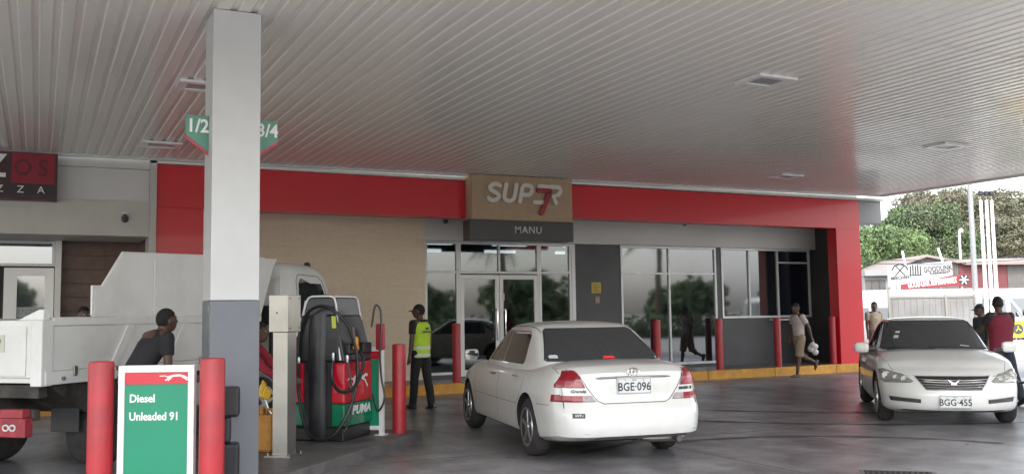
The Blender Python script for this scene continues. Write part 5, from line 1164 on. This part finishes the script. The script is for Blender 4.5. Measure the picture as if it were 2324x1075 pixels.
# supermarket signs
dB = 50; bo_ = F_(2090, dB); mq = dB/F; ZB = lambda py: zat(2090, py, dB); XB = lambda px: (px-2090)*mq
s1 = empty('billboard', (bo_.x, bo_.y, 0), VR, 'white billboard reading MERCHANT and GOODLINK SUPERMARKET', 'billboard')
PRINT = mat('print grey', (.02, .02, .025), .6); WB = mat('billboard white', (.36, .355, .355), .6)
MB().prism([(XB(2018), ZB(651)), (XB(2165), ZB(625)), (XB(2165), ZB(592)), (XB(2018), ZB(603))], -.04, .04, WB).build('panel', s1)
for px in (2030, 2090, 2150): bx('post', s1, XB(px)-.05, XB(px)+.05, .05, .15, 0, ZB(606), STEEL)
for a, b in (((2063, 608), (2056, 568)), ((2148, 598), (2138, 562))): MB().tube([(XB(a[0]), .12, ZB(a[1])), (XB(b[0]), .12, ZB(b[1]))], .06, WHITE, 6).build('brace_pole', s1)
sl = math.atan2(ZB(600)-ZB(606), XB(2165)-XB(2018))
text('lettering', 'GOODLINK', .40, PRINT, s1, (XB(2132), -.05, ZB(610)), (PI/2, -.09, 0), ext=.004, bold=.008, sx=.72)
text('lettering', 'SUPERMARKET', .17, PRINT, s1, (XB(2137), -.05, ZB(619)), (PI/2, -.09, 0), ext=.004, bold=.005)
text('lettering', 'MERCHANT', .24, PRINT, s1, (XB(2048), -.05, ZB(629)), (PI/2, -.09, 0), ext=.004, bold=.006, sx=.85)
mb = MB()
for s in (-1, 1): stroke(mb, [(s*-.25, -.25), (s*.25, .28)], .06, -.05, -.041, PRINT); stroke(mb, [(s*.05, .33), (s*.30, .24), (s*.42, .05)], .07, -.052, -.041, PRINT)
mb.build('crossed_tools_emblem', s1, loc=(XB(2046), 0, ZB(613)))
s1.children[-1].scale = (.85, 1, .8)
mb = MB()
for k in range(5): stroke(mb, [(-.26+k*.13, -.25), (-.26+k*.13, .2+.05*(k % 2))], .07, -.05, -.041, PRINT)
stroke(mb, [(-.3, -.27), (.3, -.27)], .05, -.052, -.041, PRINT); mb.build('logo', s1, loc=(XB(2081), 0, ZB(612)))
s1.children[-1].scale = (.8, 1, .9)
s2 = empty('banner', (bo_.x, bo_.y, 0), VR, 'red banner reading GOOD LINK SUPERMARKET below the white billboard', 'banner')
RBN = mat('banner red', (.20, .014, .025), .6)
MB().prism([(XB(2020), ZB(656)), (XB(2196), ZB(648)), (XB(2196), ZB(622)), (XB(2020), ZB(648)-.02)], -.10, -.06, RBN).build('panel', s2)
text('lettering', 'GOOD LINK SUPERMARKET', .42, WHITEG, s2, (XB(2117), -.108, ZB(641.5)), (PI/2, -.095, 0), ext=.004, bold=.010, sx=.50)
for px, py in ((2033, 651), (2189, 636)):
    mb = MB()
    mb.prism([(.27*math.cos(2*PI*k/18), .27*math.sin(2*PI*k/18)) for k in range(18)], -.112, -.101, PRINT if px > 2100 else WHITEG)
    for k in range(6): stroke(mb, [(.05*math.cos(k*PI/3), .05*math.sin(k*PI/3)), (.22*math.cos(k*PI/3), .22*math.sin(k*PI/3))], .045, -.122, -.113, WHITEG if px > 2100 else PRINT)
    mb.build('emblem', s2, loc=(XB(px), 0, ZB(py)))
for px in (2035, 2185): bx('post', s2, XB(px)-.05, XB(px)+.05, -.055, .03, 0, ZB(650), STEEL)
# low grey kiosk left of the signs
k0 = F_(1990, 52); ks = empty('kiosk', (k0.x, k0.y, 0), VR, 'low grey shuttered kiosk left of the supermarket signs', 'kiosk'); m2 = 52/F
bx('wall', ks, -26*m2, 27*m2, 0, 3, 0, zat(1990, 626, 52), MGREY); bx('shutter', ks, -24*m2, 22*m2, -.03, -.001, 0, zat(1990, 634, 52), CORR); bx('roof', ks, -28*m2, 30*m2, -.3, 3.2, zat(1990, 625.5, 52), zat(1990, 612, 52), MGREY)
for q in (-10, 8): bx('joint', ks, q*m2-.02, q*m2+.02, -.05, -.031, .1, zat(1990, 636, 52), DGREY)
# parked minibuses
vr = VR+PI/2
for i, (px, d, lab, dr) in enumerate(((2068, 35, 'white minibus in front of the red supermarket banner', 1), (2180, 34, 'white minibus behind the grey metal fence by the lamp pole', 1), (2010, 37, 'white minibus partly hidden by the red pillar', -1), (2290, 38, 'white minibus right of the three flagpoles', 1))):
    x, y = far(px, d); van((x, y, 0), vr-PI if dr > 0 else vr, lab, Lv=4.7, Hv=2.2)
x, y = far(1975, 30); van((x, y, 0), vr+.5, 'white van with dark windscreen beside the man in tan', Hv=1.95)
GVM = mat('van green', (.06, .28, .10), .4, coat=.3)
x, y = far(2318, 37.5); van((x, y, 0), vr-PI, 'white minibus with a broad green stripe at the right edge', Hv=2.25, stripe=GVM)
# grey metal fence
d0_ = 27.5; m3 = d0_/F; f0 = F_(2112, d0_); fn = empty('fence', (f0.x, f0.y, 0), VR, 'grey sheet metal fence panels behind the facing sedan', 'fence'); XF = lambda px: (px-2112)*m3; top = zat(2112, 672, d0_)
FN = mat('grey fence sheet', (.19, .19, .19), .5, var=.08, vs=2, dirt=(.14, .135, .13), ds=1.5)
for a, b in ((2018, 2146), (2147, 2212)):
    bx('panel', fn, XF(a)+.03, XF(b)-.03, -.012, .012, .1, top-.04, FN)
    bx('rail', fn, XF(a), XF(b), -.035, .035, top-.038, top+.02, STEEL)
for px in (2018, 2146.5, 2213): bx('post', fn, XF(px)-.028, XF(px)+.028, -.04, .04, 0, top+(.25 if px == 2018 else .05), STEEL)
for k in range(9): bx('rib', fn, XF(2026+k*14)-.01, XF(2026+k*14)+.01, -.022, -.013, .12, top-.06, FN)
for k in range(4): bx('rib', fn, XF(2158+k*14)-.01, XF(2158+k*14)+.01, -.022, -.013, .12, top-.06, FN)
# white gate posts, low wall with yellow banner
dY = 31; m4 = dY/F; y0_ = F_(2300, dY); wl = empty('low_wall', (y0_.x, y0_.y, 0), VR, 'low white wall with rail at the right edge', 'wall'); XY = lambda px: (px-2300)*m4
bx('base', wl, XY(2285), XY(2420), -.08, .08, 0, .42, WHITE); bx('kerb', wl, XY(2275), XY(2440), -.35, -.082, 0, .13, CREAM); bx('coping', wl, XY(2284), XY(2421), -.10, .10, .422, .47, WHITE)
for px in (2288, 2344, 2400): bx('post', wl, XY(px)-.05, XY(px)+.05, -.04, .04, .472, zat(2300, 668, dY), WHITE)
bx('rail', wl, XY(2289), XY(2420), -.02, .02, zat(2300, 674, dY), zat(2300, 671, dY), WHITE)
yb = empty('banner', (y0_.x, y0_.y, 0), VR, 'yellow banner with round black emblem on the low white wall', 'banner'); ZY = lambda py: zat(2300, py, dY)
YB = mat('banner yellow', (.70, .52, .03), .6); bx('panel', yb, XY(2289), XY(2420), -.14, -.11, ZY(765), ZY(728), YB)
mb = MB(); mb.prism([(.17*math.cos(2*PI*k/20), .17*math.sin(2*PI*k/20)) for k in range(20)], -.150, -.141, INK); mb.build('emblem', yb, loc=(XY(2303), 0, ZY(746)))
mb = MB(); stroke(mb, [(-.07, -.05), (.0, .02), (.08, -.04)], .03, -.158, -.151, YB); stroke(mb, [(0, .02), (0, .09)], .03, -.156, -.1505, YB); mb.build('emblem_mark', yb, loc=(XY(2303), 0, ZY(746)))
text('lettering', 'D', .22, INK, yb, (XY(2321), -.145, ZY(748)), ext=.003, bold=.008)
# white concrete barrier pieces on the ground at the right
# flagpoles with spotlights, lamp poles
for px, ty, lab in ((2233, 452, 'leftmost of the three thin white flagpoles'), (2246, 452, 'middle one of the three thin white flagpoles'), (2258, 452, 'rightmost of the three thin white flagpoles')):
    d = 33; g = F_(px+6, d); z = zat(px, ty, d); fp = empty('flagpole', g, 0, lab, 'flagpole', 'three white flagpoles with spotlights')
    MB().lathe([(.075, 0), (.06, z*.5), (.05, z)], (0, 0, 0), WHITE, 12).build('pole', fp, smooth=True); MB().tube([(0, 0, z+.02), (0, 0, z+.16)], .012, STEEL, 6).build('stem', fp)
    MB().lathe([(.05, .16), (.09, .20), (.09, .30), (.05, .33)], (0, 0, z), BLACK, 12).build('spotlight', fp, smooth=True)
g = F_(2216, 31); lp = empty('lamp_pole', g, VR, 'tall grey lamp pole rising past the canopy edge', 'lamp post')
MB().lathe([(.09, 0), (.085, 3), (.06, 9)], (0, 0, 0), MGREY, 12).build('pole', lp, smooth=True); MB().tube([(0, 0, 8.9), (.5, 0, 9.2), (1.2, 0, 9.25)], .035, LGREY, 8).build('arm', lp); bx('lamp_head', lp, 1.0, 1.6, -.12, .12, 9.2, 9.3, MGREY)
bx('junction_box', lp, -.16, .12, -.14, -.09, 1.7, 2.1, WHITE)
for px, ty, d, lab in ((2186, 522, 58, 'small lamp post with globe in front of the brown tree'), (2098, 548, 60, 'small lamp post with two arms above the shed roof')):
    g = F_(px, d); z = zat(px, ty, d); p_ = empty('lamp_post', g, VR, lab, 'lamp post', 'small lamp posts near the shed')
    MB().lathe([(.09, 0), (.06, z)], (0, 0, 0), WHITE, 8).build('pole', p_, smooth=True); MB().ball((.12, 0, z), .14, LGREY, 10, 8).build('lamp', p_, smooth=True)
    if px < 2150: MB().tube([(-.5, 0, z-.1), (0, 0, z), (.5, 0, z-.1)], .05, WHITE, 6).build('arm', p_)
for i, (za, zb, d) in enumerate(((582, 565, 46), (590, 574, 46.5), (483, 470, 64))):
    a = F_(1800, d, zat(1800, za, d)); b = F_(2480, d, zat(2480, zb, d)); m_ = (a+b)/2-Vector((0, 0, .35))
    tag(MB().tube([a, a.lerp(m_, .5)-Vector((0, 0, .08)), m_, m_.lerp(b, .5)-Vector((0, 0, .08)), b], .018, BLACK, 5).build('power_line'), ('lower power line crossing in front of the shed roof', 'upper power line crossing in front of the trees at roof height', 'thin cable in the sky above the green trees')[[1, 0, 2][i]], 'cable', 'power lines')

# ------------------------------------------------------------------ across the road behind the camera (seen mirrored in the shop glass)
def palm(loc, h, lab, seed):
    rng = random.Random(seed); t = empty('palm_tree', loc, 0, lab, 'palm tree', 'palms across the road')
    MB().tube([(0, 0, 0), (.1, 0, h*.4), (.05, .1, h*.8), (0, 0, h)], [.26, .2, .17, .15], BARK, 10).build('trunk', t, smooth=True)
    for k in range(16):
        a = 2*PI*k/16+rng.uniform(-.2, .2); el = rng.uniform(-.1, 1.0); L = rng.uniform(2.4, 3.1); mb = MB(); pts = []
        for i in range(9):
            q = i/8; r = L*q*math.cos(el)*(1-.15*q); z = h+L*q*math.sin(el)-1.9*q*q; pts.append(Vector((r*math.cos(a), r*math.sin(a), z)))
        mb.tube(pts, [.035-.003*i for i in range(9)], LG[2], 5)
        sd_ = Vector((-math.sin(a), math.cos(a), 0))
        for i in range(1, 32):
            q = i/32*8; p0 = pts[int(q)].lerp(pts[min(8, int(q)+1)], q % 1); ln = .75*math.sin(PI*min(1, i/32+.12))**.6; fwd = (pts[min(8, int(q)+1)]-pts[int(q)]).normalized()
            for s in (-1, 1): e = p0+(sd_*s*.8+fwd*.5-Vector((0, 0, .75)))*ln; mb.add([p0-fwd*.025, p0+fwd*.025, e], [(0, 1, 2)], LG[2])
        mb.build('frond', t)
palm((24.5, -12, 0), 6.0, 'palm across the road mirrored in the entrance glass', 1); palm((35.5, -12, 0), 6.6, 'palm across the road mirrored in the middle shop window', 2); palm((46, -11.5, 0), 4.4, 'shorter palm across the road mirrored in the teller window', 3)
for i, (x, y, hh, rr) in enumerate(((-4, -46, 5, 4), (8, -60, 4.5, 4), (22, -62, 5.5, 6), (36, -58, 4.5, 5), (52, -60, 6, 6), (66, -50, 5, 5), (80, -44, 6, 6), (-16, -46, 6, 5))):
    tree(Vector((x, y, 0)), ('green tree in the row far behind the camera, place %d from the west' % (i+1)).replace('place %d' % (i+1), ['second', 'third', 'fourth', 'fifth', 'sixth', 'seventh', 'eighth', 'first'][i]), hh, rr, LG, 2500, 20+i, .5, 'trees across the road')
van((38.5, -4.0, 0), -PI/2-.1, 'white minibus behind the camera mirrored in the shop windows', Hv=2.3)

hdg = empty('hedge', (16, -10.2, 0), 0, 'unseen hedge added behind the camera to darken the shop glass reflections', 'hedge')  # added out of view to darken the lower half of the window reflections
foliage('leaves', LG, hdg, [(x, 0, .6, 1.6, .6, .75) for x in range(-26, 34, 2)], 16000, .12, 44)
bx("stems", hdg, -26, 33, -.12, .12, 0, .5, BARK)
